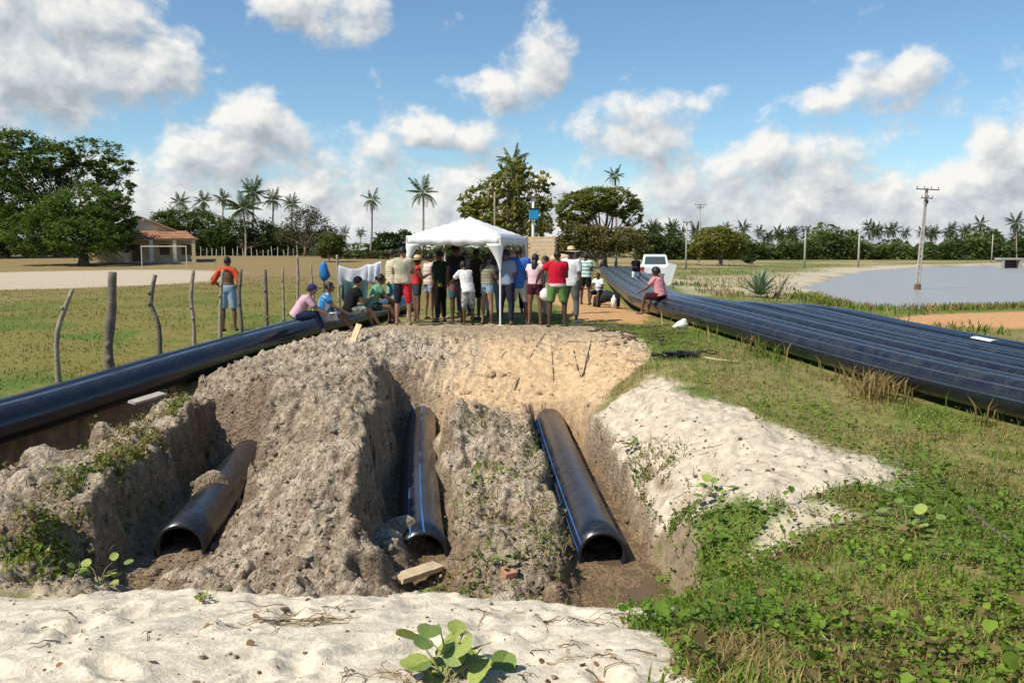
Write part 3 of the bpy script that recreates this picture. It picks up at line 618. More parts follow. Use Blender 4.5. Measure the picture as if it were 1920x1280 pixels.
tree('shrub', 'small dark round shrub at the foot of the olive bush', at_ground(1408, 108), pb(108, [(1406,484,13,8)]), 700, .25, (.045, .07, .016), (.08, .1, .03), .06, 23, None, .25, .4, cat='shrub')
# ------------------------------------------------------------------ palms
def frond_mesh(L, droop, nleaf=17, seed=0, wide=.20):
    """a palm frond: arched midrib with leaflets hanging to both sides, along +X"""
    r = random.Random(seed); v = []; f = []; pts = []
    for i in range(9):
        t = i/8; a = t*droop; pts.append(Vector((L*(math.sin(a)/droop if droop > .01 else t), 0, L*((math.cos(a)-1)/droop + .0))))
    w = L*.012
    for i, p in enumerate(pts):
        ww = w*(1-.85*i/8); v += [(p.x, -ww, p.z), (p.x, ww, p.z), (p.x, 0, p.z-ww*1.6)]
    for i in range(8):
        for a, b_ in ((0, 1), (1, 2), (2, 0)): f.append((3*i+a, 3*i+b_, 3*i+3+b_, 3*i+3+a))
    for k in range(nleaf):
        t = .16 + .84*(k+.5)/nleaf; q = t*8; i = min(int(q), 7); p = pts[i].lerp(pts[i+1], q-i); tn = (pts[i+1]-pts[i]).normalized()
        ll = L*wide*(math.sin(math.pi*(.18+.75*t))**.7)*r.uniform(.85, 1.15)
        for s_ in (-1, 1):
            d = (tn*.55 + Vector((0, s_*.8, 0)) + Vector((0, 0, -.30-r.uniform(0, .35)))).normalized(); b0 = len(v); wl = L*.04
            v += [tuple(p - tn*wl*.5), tuple(p + tn*wl*.5), tuple(p + d*ll*.6 + tn*wl*.4 + Vector((0, 0, -ll*.06))), tuple(p + d*ll + Vector((0, 0, -ll*.25)))]
            f.append((b0, b0+1, b0+2, b0+3))
    return v, f
FR_MESH = {}
def frond_data(kind, tone):
    key = (kind, tone)
    if key in FR_MESH: return FR_MESH[key]
    v, f = frond_mesh(1.0, [.25, .75, 1.25, 1.75][kind], 15, 100+kind, .26)
    me = bpy.data.meshes.new('frond'); me.from_pydata(v, [], f); me.update()
    c = [(.075, .115, .028), (.115, .14, .036), (.22, .16, .07)][tone]
    at = me.color_attributes.new('Col', 'FLOAT_COLOR', 'POINT'); at.data.foreach_set('color', np.tile(np.array([*c, 1], np.float32), (len(v), 1)).ravel())
    me.materials.append(LEAF); FR_MESH[key] = me; return me
def palm(px, py_crown, d, L, label, group, seed, detail=True, nf=22, lean=0.0, r0=.16, base_dz=0.0):
    rnd = random.Random(seed); b_ = at_ground(px, d); top = D(px, py_crown, d); b_.x += lean
    root = empty('palm_tree', b_); tag(root, label, 'palm', group); h = top - b_
    mb = MB(); pts = [Vector((h.x*(t**1.5) + math.sin(t*3)*.12, h.y*t, -.3 + (h.z+.3)*t)) for t in (0, .08, .3, .55, .8, 1)]
    mb.tube(pts, [r0*1.5, r0*1.1, r0*.95, r0*.85, r0*.75, r0*.9], 8); mb.build('trunk', PALMBARK, root, True)
    rots = []; nf = max(14, nf + rnd.randint(-5, 4)); L *= rnd.uniform(.82, 1.18); dro = rnd.uniform(100, 142)
    for k in range(nf):
        tier = k/nf; el = 78 - dro*tier**.85 + rnd.uniform(-9, 9); az = k*137.5 + rnd.uniform(-14, 14)
        kind = 0 if el > 55 else 1 if el > 20 else 2 if el > -15 else 3
        tone = 2 if (tier > .86 and rnd.random() < .6) else rnd.choice((0, 0, 1)); rots.append((kind, tone, az, el, L*rnd.uniform(.82, 1.1)))
    if detail:
        for kind, tone, az, el, ln in rots:
            fo = link('frond', frond_data(kind, tone), root); fo.location = h; fo.rotation_euler = (0, R(-el), R(az)); fo.scale = (ln, ln, ln)
    else:
        VV = []; FF_ = []; CC = []; n0 = 0
        for kind, tone, az, el, ln in rots:
            me = frond_data(kind, tone); v = np.empty(len(me.vertices)*3, np.float32); me.vertices.foreach_get('co', v); v = v.reshape(-1, 3)*ln
            Rm = np.array((Matrix.Rotation(R(az), 3, 'Z') @ Matrix.Rotation(R(-el), 3, 'Y'))); VV.append(v @ Rm.T + np.array(h))
            q = np.array([p.vertices[:] for p in me.polygons]); FF_.append(q + n0); n0 += len(v)
            c = [(.05, .075, .02), (.075, .095, .026), (.13, .10, .05)][tone]; CC.append(np.tile(np.array(c), (len(v), 1)))
        link('crown', np_mesh('crown', np.concatenate(VV), np.concatenate(FF_), np.concatenate(CC)), root, LEAF)
    mb = MB()
    for k in range(5):
        a = k*1.3; mb.ellipsoid(h + Vector((math.cos(a)*.22, math.sin(a)*.22, -.22)), (.13, .13, .16), 7, 5)
    mb.build('coconut_cluster', solid('coconut', (.13, .14, .04), .6, .3, 3), root, True)
    return root
palm(697, 375, 120, 2.0, 'slender palm standing alone in the gap left of the tent', None, 31)
palm(793, 362, 112, 2.15, 'slender palm rising directly behind the left of the tent roof', None, 32, nf=24)
palm(475, 362, 130, 2.9, 'tallest palm of the cluster above the thicket', None, 33, nf=24)
palm(455, 392, 124, 3.3, 'leaning full crowned palm in the cluster with pale drooping fronds', None, 34, nf=26, lean=.8)
palm(512, 375, 132, 2.1, 'palm just right of the tallest palm in the cluster', None, 35)
palm(547, 383, 128, 2.1, 'palm above the grey scrubby tree', None, 36)
palm(418, 373, 134, 2.0, 'brownish palm at the left side of the cluster', None, 37)
palm(381, 378, 142, 2.2, 'palm half hidden behind the rounded tree by the house', None, 38)
palm(337, 380, 146, 2.3, 'leftmost palm, just above the roof of the house', None, 39)
palm(676, 436, 190, 1.5, 'tiny distant palm left of the slender lone palm', None, 40, False)
palm(962, 304, 96, 2.6, 'palm whose crown pokes above the loose large leaved tree', None, 41, nf=20)
palm(1153, 330, 112, 2.0, 'palm whose crown rises above the umbrella crowned tree', None, 42, nf=20)
palm(645, 440, 150, 1.8, 'small palm beside the pale yellow green shrub', None, 43, False)
RPALMS = [(1216,428,210),(1237,432,215),(1253,436,220),(1262,428,215),(1278,437,240),(1298,430,200),(1316,436,230),(1366,430,220),(1392,440,240),(1421,432,215),(1436,440,230),(1463,436,220),(1487,440,235),(1517,438,230),(1543,440,225),
 (1575,438,190),(1594,440,230),(1608,433,225),(1626,430,220),(1637,420,215),(1652,430,220),(1668,428,220),(1683,431,225),(1694,434,220),(1738,431,230),(1752,436,220),(1772,436,225),(1785,428,215),(1802,431,220),(1820,434,225),(1839,418,205),(1856,440,230),(1905,420,180)]
_pr = random.Random(99)
RPALMS += [(_pr.uniform(1200, 1915), _pr.uniform(428, 446), _pr.uniform(205, 260)) for _ in range(16)]
for i, (px, py, d) in enumerate(RPALMS):
    px += random.Random(i*3).uniform(-9, 9) if px not in (1839, 1905, 1575) else 0
    lab = 'distant coconut palm in the long treeline beyond the pond'
    if px == 1839: lab = 'tallest slim palm towards the right end of the far treeline'
    if px == 1905: lab = 'large crowned palm at the right picture edge beyond the pond'
    if px == 1575: lab = 'nearer palm with a visible pale trunk before the far treeline'
    palm(px, py+random.Random(i*7).uniform(-3, 9), d, 2.3 if px not in (1905, 1575) else 2.4, lab, 'palms of the far treeline', 50+i, False, 26, random.Random(i).uniform(-1, 1), .12)
# ------------------------------------------------------------------ far woodland, one mass
def woodland(name, label, spans, n, leaf, base_col, alt_col, seed):
    r = np.random.default_rng(seed); pts = []; tones = []
    for (px0, px1, d, top0, top1, bot, frac) in spans:
        k = int(n*frac); px = r.uniform(px0, px1, k); dd = d + r.uniform(-12, 12, k)
        hill = fbm(px*.02, np.zeros(k)+seed, 4, seed, .6); top = top0 + (top1-top0)*hill; py = top + (bot-top)*r.uniform(0, 1, k)**1.3
        u = (px-960)/FPX; v = (640-py)/FPX; pts.append(np.stack([u*dd, (math.cos(PITCH)+v*math.sin(PITCH))*dd, CAM_Z + (-math.sin(PITCH)+v*math.cos(PITCH))*dd], 1))
        tones.append(np.clip(fbm(px*.05, py*.08, 3, seed+5)*1.6-.3, 0, 1))
    P = np.concatenate(pts); T = np.concatenate(tones); V, F = leaf_cards(P, leaf, .5, seed)
    o = link(name, np_mesh(name, V, F, np.repeat(leaf_colors(len(P), T, base_col, alt_col, seed), 4, 0)), None, LEAF); tag(o, label, kind='stuff'); return o
woodland('far_woodland', 'dark green woodland massed along the far shore', [(1190,2050,196,478,426,494,.62),(1700,2300,190,470,432,490,.14),(1200,2050,222,475,408,488,.14),(560,1200,240,470,448,484,.10)], 52000, 1.1, (.045, .075, .02), (.12, .15, .04), 61)
woodland('roadside_scrub', 'low scrub behind the far fence of the field', [(-300,280,135,470,440,484,.3),(280,640,138,450,425,482,.4),(620,1000,120,476,458,488,.3)], 26000, .75, (.045, .066, .02), (.08, .09, .03), 62)
# ------------------------------------------------------------------ built things
WHITE_CLOTH = solid('white_canvas', (.76, .76, .73), .7, .09, 2.2, .3, .15, bscale=9); WMETAL = solid('white_metal', (.75, .75, .73), .4, .06, 4)
CONC = solid('concrete', (.40, .37, .32), .9, .18, 4, .2, .3); WOODG = solid('weathered_wood', (.17, .14, .11), .95, .35, 7, .1, .7); WOODP = solid('pale_wood', (.30, .25, .18), .95, .3, 7, .1, .6)
TIMBER = solid('raw_timber', (.62, .46, .26), .85, .18, 6, .2, .3); DARK = solid('dark_metal', (.03, .03, .032), .5, .2, 5); RUBBER = solid('rubber', (.018, .018, .018), .85, .2, 9)
# tent
c0 = at_ground(938, 19.0); sv = Vector((.62, 2.9, 0)); fv = Vector((-2.9, .62, 0)).normalized()*2.15
tent = empty('gazebo_tent', c0); tag(tent, 'white pop-up gazebo tent sheltering the crowd', 'tent')
cor = [Vector((0, 0, 0)), fv, fv + sv, sv]; EH = 1.98; VAL = .20
apex = (fv+sv)*.5 + Vector((0, 0, 2.46))
for p in cor:
    g = gzs(c0.x+p.x, c0.y+p.y) - c0.z; mb = MB(); mb.tube([(p.x, p.y, g-.02), (p.x, p.y, EH)], .022, 6); lg = mb.build('leg', WMETAL, tent)
    mb = MB(); mb.box((p.x, p.y, g+.008), (.12, .12, .016)); mb.build('foot_plate', WMETAL, lg)
mb = MB(); N = 14; grid = {}
for i in range(N+1):
    for j in range(N+1):
        u, w = i/N, j/N; p = fv*u + sv*w; m = min(1, 2*min(u, 1-u, w, 1-w)*1.0)
        # roof slopes to the edges, sagging a little between poles
        z = EH + (2.46-EH)*(m**.92) - .035*math.sin(math.pi*m)*(1-abs(u-w))*.8; grid[i, j] = len(mb.v); mb.v.append((p.x, p.y, z))
for i in range(N):
    for j in range(N): mb.f.append((grid[i, j], grid[i+1, j], grid[i+1, j+1], grid[i, j+1]))
rf = mb.build('roof', WHITE_CLOTH, tent, True)
mod = rf.modifiers.new('thick', 'SOLIDIFY'); mod.thickness = .006
for k in range(4):
    a, b_ = cor[k], cor[(k+1) % 4]; mb = MB(); M = 20; out = (a+b_)*.5 - (fv+sv)*.5; out.normalize()
    for i in range(M+1):
        p = a.lerp(b_, i/M) + out*.012; wv = .012*math.sin(i*2.1); mb.v += [(p.x, p.y, EH+.012), (p.x+out.x*wv, p.y+out.y*wv, EH-VAL*(1+.12*math.sin(i*1.57)))]
    for i in range(M): mb.f.append((2*i, 2*i+2, 2*i+3, 2*i+1))
    v_ = mb.build('valance', WHITE_CLOTH, tent, True); md = v_.modifiers.new('thick', 'SOLIDIFY'); md.thickness = .005
for p, q in ((0, 1), (0, 3), (1, 0), (3, 0), (1, 2), (3, 2)):     # cloth gathered down each visible corner leg
    a = cor[p]; d_ = (cor[q]-a).normalized(); out = (a - (fv+sv)*.5); out.z = 0; out.normalize(); mb = MB(); M = 10
    for i in range(M+1):
        t = i/M; z = EH - .17 - 0.62*t; w_ = .30*(1-t)**1.6 + .03; s_ = a + out*.03; e = a + d_*w_ + out*.03
        mb.v += [(s_.x, s_.y, z), (e.x, e.y, z + .0)]
    for i in range(M): mb.f.append((2*i, 2*i+1, 2*i+3, 2*i+2))
    v_ = mb.build('corner_drape', WHITE_CLOTH, tent, True); md = v_.modifiers.new('thick', 'SOLIDIFY'); md.thickness = .005
for a, b_ in ((0, 2), (1, 3)):
    mb = MB(); mb.tube([cor[a] + Vector((0, 0, EH-.02)), apex - Vector((0, 0, .03)), cor[b_] + Vector((0, 0, EH-.02))], .014, 5); mb.build('roof_rib', WMETAL, tent)

# lorry with a slatted wooden body behind the crowd
tl = at_ground(1012, 46); truck = empty('stake_truck', tl, R(-4)); tag(truck, 'lorry with tan slatted wooden cargo body behind the crowd', 'truck')
for k in range(7):
    mb = MB(); mb.box((0, 0, 1.12+k*.205), (1.55, .035, .165)); mb.build('slat', TIMBER, truck)
for s_ in (-1, 1):
    for k in range(7):
        mb = MB(); mb.box((s_*.79, 2.0, 1.12+k*.205), (.035, 3.9, .165)); mb.build('slat', TIMBER, truck)
    mb = MB(); mb.box((s_*.74, -.045, 1.72), (.07, .05, 1.5)); mb.build('stake', TIMBER, truck)
    w = MB(); w.tube([(s_*.55, .55, .42), (s_*.82, .55, .42)], .42, 18); wh = w.build('wheel', RUBBER, truck, False); w = MB(); w.tube([(s_*.75, .55, .42), (s_*.835, .55, .42)], .2, 12); w.build('rim', CONC, wh)
    w = MB(); w.tube([(s_*.55, 4.6, .42), (s_*.82, 4.6, .42)], .42, 18); w.build('wheel', RUBBER, truck, False)
    w = MB(); w.box((s_*.62, -.08, .82), (.16, .05, .1)); w.build('tail_light', solid('red_lens', (.4, .02, .02), .3), truck)
mb = MB(); mb.box((0, 1.95, .98), (1.62, 4.0, .1)); mb.build('cargo_bed', WOODG, truck)
mb = MB(); mb.box((0, 2.6, .72), (.8, 5.6, .22)); mb.build('chassis', DARK, truck)
mb = MB(); mb.box((0, 5.0, 1.25), (1.6, 1.5, .9)); mb.box((0, 5.0, 1.95), (1.45, 1.1, .55)); mb.build('cab', solid('cab_paint', (.62, .58, .5), .4), truck)
# low beige load beside it
bl = at_ground(1046, 40); load = empty('sack_pile', bl); tag(load, 'low pile of tan sacks right of the slatted lorry', 'sacks')
for k, (dx, dz, wdt) in enumerate(((-.55, .2, .7), (.15, .2, .7), (.75, .2, .6), (-.3, .52, .7), (.4, .52, .7), (0, .86, .8), (-.7, .82, .6), (.75, .85, .6), (0, 1.16, .9), (.7, 1.16, .7), (-.75, 1.15, .7), (.1, 1.42, .9))):
    mb = MB(); mb.ellipsoid((dx, random.uniform(-.1, .1), dz), (wdt*.55, .35, .2), 12, 8); mb.build('sack', solid('sackcloth', (.58, .45, .28), .9, .15, 5), load, True)

# white car seen end-on beyond the pipes
cl_ = at_ground(1226, 45); car = empty('parked_car', cl_, R(-8)); tag(car, 'white car parked end-on beyond the wide pipe bundle', 'car')
CARP = solid('white_car_paint', (.74, .74, .73), .25, .02, 3, .5); GLASS = solid('car_glass', (.06, .085, .085), .08, .1, 3, .8)
def loft(mb, secs, close=True):
    n = len(secs[0]); b0 = len(mb.v)
    for sct in secs: mb.v += [tuple(p) for p in sct]
    for i in range(len(secs)-1):
        for k in range(n): mb.f.append((b0+i*n+k, b0+i*n+(k+1) % n, b0+(i+1)*n+(k+1) % n, b0+(i+1)*n+k))
    if close: mb.f.append(tuple(b0+k for k in reversed(range(n)))); mb.f.append(tuple(b0+(len(secs)-1)*n+k for k in range(n)))
def sec(y, w0, w1, w2, z0, z1, z2): return [(-w0, y, z0), (w0, y, z0), (w1, y, z1), (w2, y, z2), (-w2, y, z2), (-w1, y, z1)]
mb = MB(); loft(mb, [sec(-.02, .70, .76, .70, .32, .62, .86), sec(.15, .78, .86, .78, .25, .65, .93), sec(1.0, .80, .88, .80, .22, .66, .96), sec(3.0, .80, .88, .80, .22, .66, .95), sec(3.9, .76, .82, .72, .25, .62, .82), sec(4.05, .66, .70, .62, .35, .55, .72)]); bd = mb.build('body', CARP, car)
md = bd.modifiers.new('bevel', 'BEVEL'); md.width = .05; md.segments = 3
mb = MB(); loft(mb, [sec(.2, .68, .69, .66, .9, .93, .96), sec(.55, .68, .64, .58, .92, 1.25, 1.44), sec(1.9, .68, .64, .58, .92, 1.26, 1.48), sec(2.9, .68, .68, .64, .9, .93, .96)]); cb = mb.build('cabin', CARP, car); md = cb.modifiers.new('bevel', 'BEVEL'); md.width = .05; md.segments = 2
mb = MB(); mb.add([(-.56, .19, .985), (.56, .19, .985), (.50, .47, 1.37), (-.50, .47, 1.37)], [(0, 1, 2, 3)]); mb.build('rear_window', GLASS, car)
for s_ in (-1, 1):
    mb = MB(); mb.add([(s_*.70, .65, .99), (s_*.70, 2.55, .99), (s_*.625, 1.9, 1.36), (s_*.625, .85, 1.36)], [(0, 1, 2, 3)]); mb.build('side_window', GLASS, car)
    for yy in (.75, 3.15):
        mb = MB(); mb.tube([(s_*.66, yy, .3), (s_*.87, yy, .3)], .3, 18); wh = mb.build('wheel', RUBBER, car); mb = MB(); mb.tube([(s_*.8, yy, .3), (s_*.885, yy, .3)], .17, 12); mb.build('rim', WMETAL, wh)
    mb = MB(); mb.box((s_*.66, -.005, .74), (.17, .06, .2)); mb.build('tail_light', solid('red_lens', (.4, .02, .02), .3), car)
mb = MB(); mb.box((0, -.06, .42), (1.5, .12, .16)); mb.build('bumper', solid('grey_plastic', (.2, .2, .2), .5), car)
mb = MB(); mb.box((0, -.03, .68), (.4, .03, .12)); mb.build('number_plate', solid('plate_grey', (.5, .5, .5), .4), car)
bo = empty('white_board', D(1253, 524, 44) + Vector((0, 0, 0))); tag(bo, 'white panel leaning beside the parked car', 'board'); bo.location.z = gzs(bo.location.x, bo.location.y)
mb = MB(); mb.box((.05, 0, .55), (.45, .03, 1.15), Matrix.Rotation(R(16), 3, 'Y')); mb.build('panel', WMETAL, bo)

# house with tiled roof and veranda
hb = at_ground(300, 99); house = empty('veranda_house', hb, R(17)); tag(house, 'ochre house with red tiled roof and white veranda columns', 'house')
def hx(px): return (px-300)/FPX*99
def hz(py): return (D(300, py, 99).z - hb.z)
def tile_mat():
    m, nt, b = base_mat('roof_tile'); g = nd(nt, 'ShaderNodeTexCoord'); n = nd(nt, 'ShaderNodeTexNoise', inp={'Scale': 1.6, 'Detail': 6.0, 'Roughness': .7}); nt.links.new(g.outputs['Object'], n.inputs['Vector'])
    r = nd(nt, 'ShaderNodeValToRGB'); nt.links.new(n.outputs['Fac'], r.inputs[0]); r.color_ramp.elements[0].color = (.17, .075, .04, 1); r.color_ramp.elements[1].color = (.40, .19, .095, 1); r.color_ramp.elements[0].position = .35; r.color_ramp.elements[1].position = .65
    nt.links.new(r.outputs[0], b.inputs['Base Color']); b.inputs['Roughness'].default_value = .9; return m
TILE = tile_mat(); OCHRE = solid('ochre_plaster', (.58, .48, .30), .9, .2, 1.5, .2); CREAM = solid('cream_plaster', (.68, .62, .48), .9, .12, 1.5, .2)
apx, apz, ez = hx(268), hz(406), hz(447)
mb = MB(); X0, X1h = hx(175), hx(362); gy = 2.2
mb.v += [(X0, gy, 0), (X1h-.6, gy, 0), (X1h-.6, gy, ez-.1), (apx, gy, apz-.15), (X0, gy, ez-.1)]; mb.v += [(a, b_+6, c) for a, b_, c in mb.v[:5]]
mb.f += [(4, 3, 2, 1, 0), (5, 6, 7, 8, 9), (0, 1, 6, 5), (1, 2, 7, 6), (4, 0, 5, 9)]; mb.build('wall', OCHRE, house); mb = MB(); mb.add([(X0+.3, gy-.02, hz(434)), (X1h-1.6, gy-.02, hz(434)), (apx, gy-.02, apz-.2)], [(0, 1, 2)]); mb.build('gable', CREAM, house)
def corrugated(name, a, b_, c, d_, nrow, mat, parent, amp=.05):
    """tiled slope between eave a-b and ridge d-c with raised tile rows"""
    a, b_, c, d_ = map(Vector, (a, b_, c, d_)); nn = (b_-a).cross(d_-a).normalized(); nn = nn if nn.z > 0 else -nn; mb = MB()
    for i in range(nrow*2+1):
        t = i/(nrow*2); o_ = nn*(amp if i % 2 else 0)
        for j in range(7):
            s_ = j/6; q = a.lerp(b_, t).lerp(d_.lerp(c, t), s_) + o_ + nn*(.03*(1-(s_*6) % 1)); mb.v.append(tuple(q))
    for i in range(nrow*2):
        for j in range(6): mb.f.append((i*7+j, (i+1)*7+j, (i+1)*7+j+1, i*7+j+1))
    o = mb.build(name, mat, parent); m = o.modifiers.new('thick', 'SOLIDIFY'); m.thickness = .08; return o
corrugated('roof_slope', (X1h+.4, gy-.4, ez-.05), (X1h+.4, gy+6.4, ez-.05), (apx, gy+6.4, apz), (apx, gy-.4, apz), 20, TILE, house)
corrugated('roof_slope', (X0-.4, gy-.4, ez-.05), (X0-.4, gy+6.4, ez-.05), (apx, gy+6.4, apz), (apx, gy-.4, apz), 20, TILE, house)
corrugated('veranda_roof', (hx(240), -.7, hz(449)), (hx(372), -.7, hz(448)), (hx(352), gy, hz(433)), (hx(240), gy, hz(432)), 26, TILE, house)
for px in (250, 293, 333, 366):
    mb = MB(); mb.box((hx(px), -.4, hz(450)*.5), (.38, .38, hz(450))); mb.box((hx(px), -.4, .12), (.5, .5, .24)); mb.build('column', CREAM if px < 350 else OCHRE, house)
mb = MB(); mb.box((hx(306), -.4, hz(449)), (hx(372)-hx(240), .2, .22)); mb.build('beam', OCHRE, house)
mb = MB(); mb.box((hx(300), gy-.03, hz(463)*.5+.9), (hx(360)-hx(245), .05, hz(452)-.2)); mb.build('back_wall', OCHRE, house)
for px, w_, z0, z1 in ((262, .9, 0, 2.1), (312, 1.1, .9, 2.1), (350, 1.0, .9, 2.1)):
    mb = MB(); mb.box((hx(px), gy-.08, (z0+z1)/2), (w_, .06, z1-z0)); dw = mb.build('door' if z0 == 0 else 'window', solid('shutter_brown', (.12, .07, .04), .7), house)
    mb = MB(); mb.box((hx(px), gy-.085, z1+.06), (w_+.2, .08, .1)); mb.build('lintel', CREAM, dw)
mb = MB(); mb.box((hx(300), .9, .06), (hx(372)-hx(236), 3.2, .12)); mb.build('veranda_floor', CONC, house)

# goals
GOALP = solid('goal_paint', (.52, .48, .38), .7, .15, 3)
def goal(px0, px1, d, hgt, label, name='goal_frame'):
    a = at_ground(px0, d); b_ = at_ground(px1, d); g = empty(name, a); tag(g, label, 'goal'); w = b_ - a
    for p in (Vector((0, 0, -.1)), Vector((w.x, w.y, w.z-.1))):
        mb = MB(); mb.tube([p, Vector((p.x, p.y, hgt))], .045, 8); mb.build('post', GOALP, g)
    mb = MB(); mb.tube([(-.05, 0, hgt), (w.x+.05, w.y, hgt)], .045, 8); mb.build('crossbar', GOALP, g)
goal(273, 356, 80, 2.15, 'white football goal frame in front of the veranda house'); goal(443, 468, 128, 1.5, 'small far football goal in front of the thicket')

# utility poles
def arm(mb, c, w, r_=.05): mb.box(c, (w, r_*1.6, r_*2))
def pole(px, py_top, py_base, d, r0, label, arms=(), z_base=None, mat=None, extra=None):
    t = D(px, py_top, d); b_ = at_ground(px, d)
    if z_base is not None: b_.z = z_base
    o = empty('utility_pole', b_); tag(o, label, 'pole', None); h = t.z - b_.z
    mb = MB(); mb.tube([(0, 0, -.5), (0, 0, h*.5), (0, 0, h)], [r0, r0*.82, r0*.62], 10); mb.build('shaft', mat or CONC, o, True)
    for (f, w) in arms:
        mb = MB(); arm(mb, (0, -r0-.03, h*f), w); ar = mb.build('crossarm', WOODG, o)
        for k in range(max(2, int(w/.55)+1)):
            x = -w/2 + .08 + (w-.16)*k/max(1, int(w/.55)); mb = MB(); mb.tube([(x, -r0-.03, h*f+.05), (x, -r0-.03, h*f+.12), (x, -r0-.03, h*f+.2)], [.03, .055, .03], 8); mb.build('insulator', DARK, ar)
    return o, h
pw = D(1720, 540, 54)
po = empty('utility_pole', (pw.x, pw.y, WATER_Z)); tag(po, 'tall concrete pole with two crossarms standing in the pond water', 'pole')
po.rotation_euler = (0, R(2.6), 0)
H_ = (D(1732, 354, 54).z - WATER_Z)/math.cos(R(2.6))
for s_ in (-1, 1):
    mb = MB(); mb.tube([(s_*.11, 0, -1.2), (s_*.09, 0, H_*.4), (s_*.05, 0, H_*.86)], [.065, .06, .055], 6); mb.build('flange', CONC, po)
mb = MB(); mb.tube([(0, 0, -1.2), (0, 0, .35)], [.24, .19], 10); mb.build('stained_foot', solid('rust_stain', (.16, .085, .05), .9, .3), po)
for k in range(11):
    z = .5 + k*(H_*.86-.5)/11; mb = MB(); mb.box((0, 0, z), (.20 - .10*k/11, .07, (H_*.86-.5)/11*.7)); mb.build('web', CONC, po)
mb = MB(); mb.tube([(0, 0, H_*.84), (0, 0, H_)], [.12, .09], 8); mb.build('head', CONC, po)
for z, w in ((H_*.985, 1.45), (H_*.9, .75)):
    mb = MB(); mb.box((0, -.12, z), (w, .07, .07)); ar = mb.build('crossarm', WOODG, po)
    for k in range(4):
        x = -w/2 + .06 + (w-.12)*k/3; mb = MB(); mb.tube([(x, -.12, z+.05), (x, -.12, z+.11), (x, -.12, z+.18)], [.018, .03, .018], 8); mb.build('insulator', DARK, ar)
mb = MB(); mb.box((.02, -.1, H_*.865), (.16, .14, .2)); mb.build('switch_box', DARK, po)
pole(1503, 425, 490, 105, .14, 'pale concrete pole beyond the pond in front of dark woodland', ((.985, 1.2),))
pole(1603, 436, 492, 110, .15, 'pale pole among the palms beside the pond', ())
pole(1283, 416, 470, 95, .12, 'thin pole left of the round olive bush', ((.98, .9),))
pole(1307, 384, 470, 150, .15, 'distant pole with crossarm above the round olive bush', ((.985, 1.9), (.94, 1.2)))
pole(928, 362, 440, 60, .085, 'thin brown pole rising behind the tent roof', (), mat=WOODP)
pole(1850, 440, 490, 150, .12, 'short distant pole at the right woodland edge', ())
bp_, hbp = pole(999, 366, 445, 52, .11, 'white pole carrying a bright blue box behind the tent', ((.97, .6),), mat=WMETAL)
zc = D(1001, 403, 52).z - bp_.location.z; mb = MB(); mb.box((.04, -.3, zc), (.58, .38, .60)); bx = mb.build('blue_box', solid('blue_paint', (.02, .27, .50), .4, .12, 3), bp_); md = bx.modifiers.new('b', 'BEVEL'); md.width = .03
mb = MB(); mb.box((.04, -.3, zc+.33), (.66, .46, .05)); mb.build('box_lid', DARK, bx)
# distant buildings and culvert
for (px, w, h, d, lab) in ((1797, 2.6, .9, 190, 'tiny white house in the woodland beyond the pond'),):
    b_ = at_ground(px, d); b_.z = D(px, 484, d).z; o = empty('distant_house', b_); tag(o, lab, 'house'); b2 = d - 0
    mb = MB(); mb.box((0, 0, h*.35), (w*1.2, 3, h)); mb.build('wall', WMETAL, o); mb = MB()
    mb.add([(-w*.66, -1.7, h*.85), (w*.66, -1.7, h*.85), (w*.66, 1.7, h*.85), (-w*.66, 1.7, h*.85), (-w*.66, 0, h*1.3), (w*.66, 0, h*1.3)], [(0, 1, 5, 4), (2, 3, 4, 5), (0, 4, 3), (1, 2, 5), (0, 3, 2, 1)]); mb.build('roof', TILE, o)
cu = at_ground(1883, 118); o = empty('culvert', cu); o.location.z = -.75; tag(o, 'small dark culvert at the far pond shore on the right', 'culvert')
for s_ in (-1, 1): mb = MB(); mb.box((s_*1.2, 0, .5), (.35, 1.5, 1.3)); mb.build('side_wall', CONC, o)
mb = MB(); mb.box((0, 0, 1.2), (3.2, 1.6, .25)); mb.build('deck', CONC, o); mb = MB(); mb.box((0, .3, .4), (2.05, .4, 1.3)); mb.build('mouth_shade', DARK, o)  # solid near-black block stands in for the shade inside the culvert mouth

# ------------------------------------------------------------------ fences
def crooked(pts, r_, mat, label, group, seed, name='fence_post'):
    rnd = random.Random(seed); P = [Vector(p) for p in pts]; b_ = P[0]; o_mb = MB(); sp = spline([p-b_ for p in P], (P[-1]-P[0]).length/9)
    rr = [r_*(1.1 - .35*i/len(sp))*rnd.uniform(.88, 1.12) for i in range(len(sp))]; o_mb.tube(sp, rr, 8, jit=.10, rnd=rnd)
    # broken knots
    for q in range(2):
        i = rnd.randrange(2, len(sp)-1); o_mb.ellipsoid(sp[i] + Vector((rnd.uniform(-.6, .6)*r_, -r_*.6, 0)), (r_*.7, r_*.7, r_*.9), 6, 5)
    o = o_mb.build(name, mat, None, True); o.location = b_; tag(o, label, 'fence post', group); return o
def post(pxs, pys, d, r_, mat, label, seed):
    g = at_ground(pxs[0], d); pts = [g - Vector((0, 0, .25))]
    for px, py in zip(pxs, pys): pts.append(D(px, py, d))
    # first picture point sits above the pipe; continue down to the ground
    return crooked(pts, r_*.86, mat, label, 'fence posts along the field', seed)
post([106, 112, 136], [650, 605, 542], 14.3, .055, WOODP, 'pale crooked fence post bending to the right, nearest of the row', 1)
post([203, 209, 211], [640, 580, 510], 15.6, .105, WOODG, 'thickest dark grey fence post, second of the row', 2)
post([297, 282, 291], [610, 568, 515], 16.6, .06, WOODG, 'grey fence post curving to the left, third of the row', 3)
post([363, 358, 363], [600, 560, 506], 17.6, .05, WOODP, 'straight tan fence post just left of the shirtless man', 4)
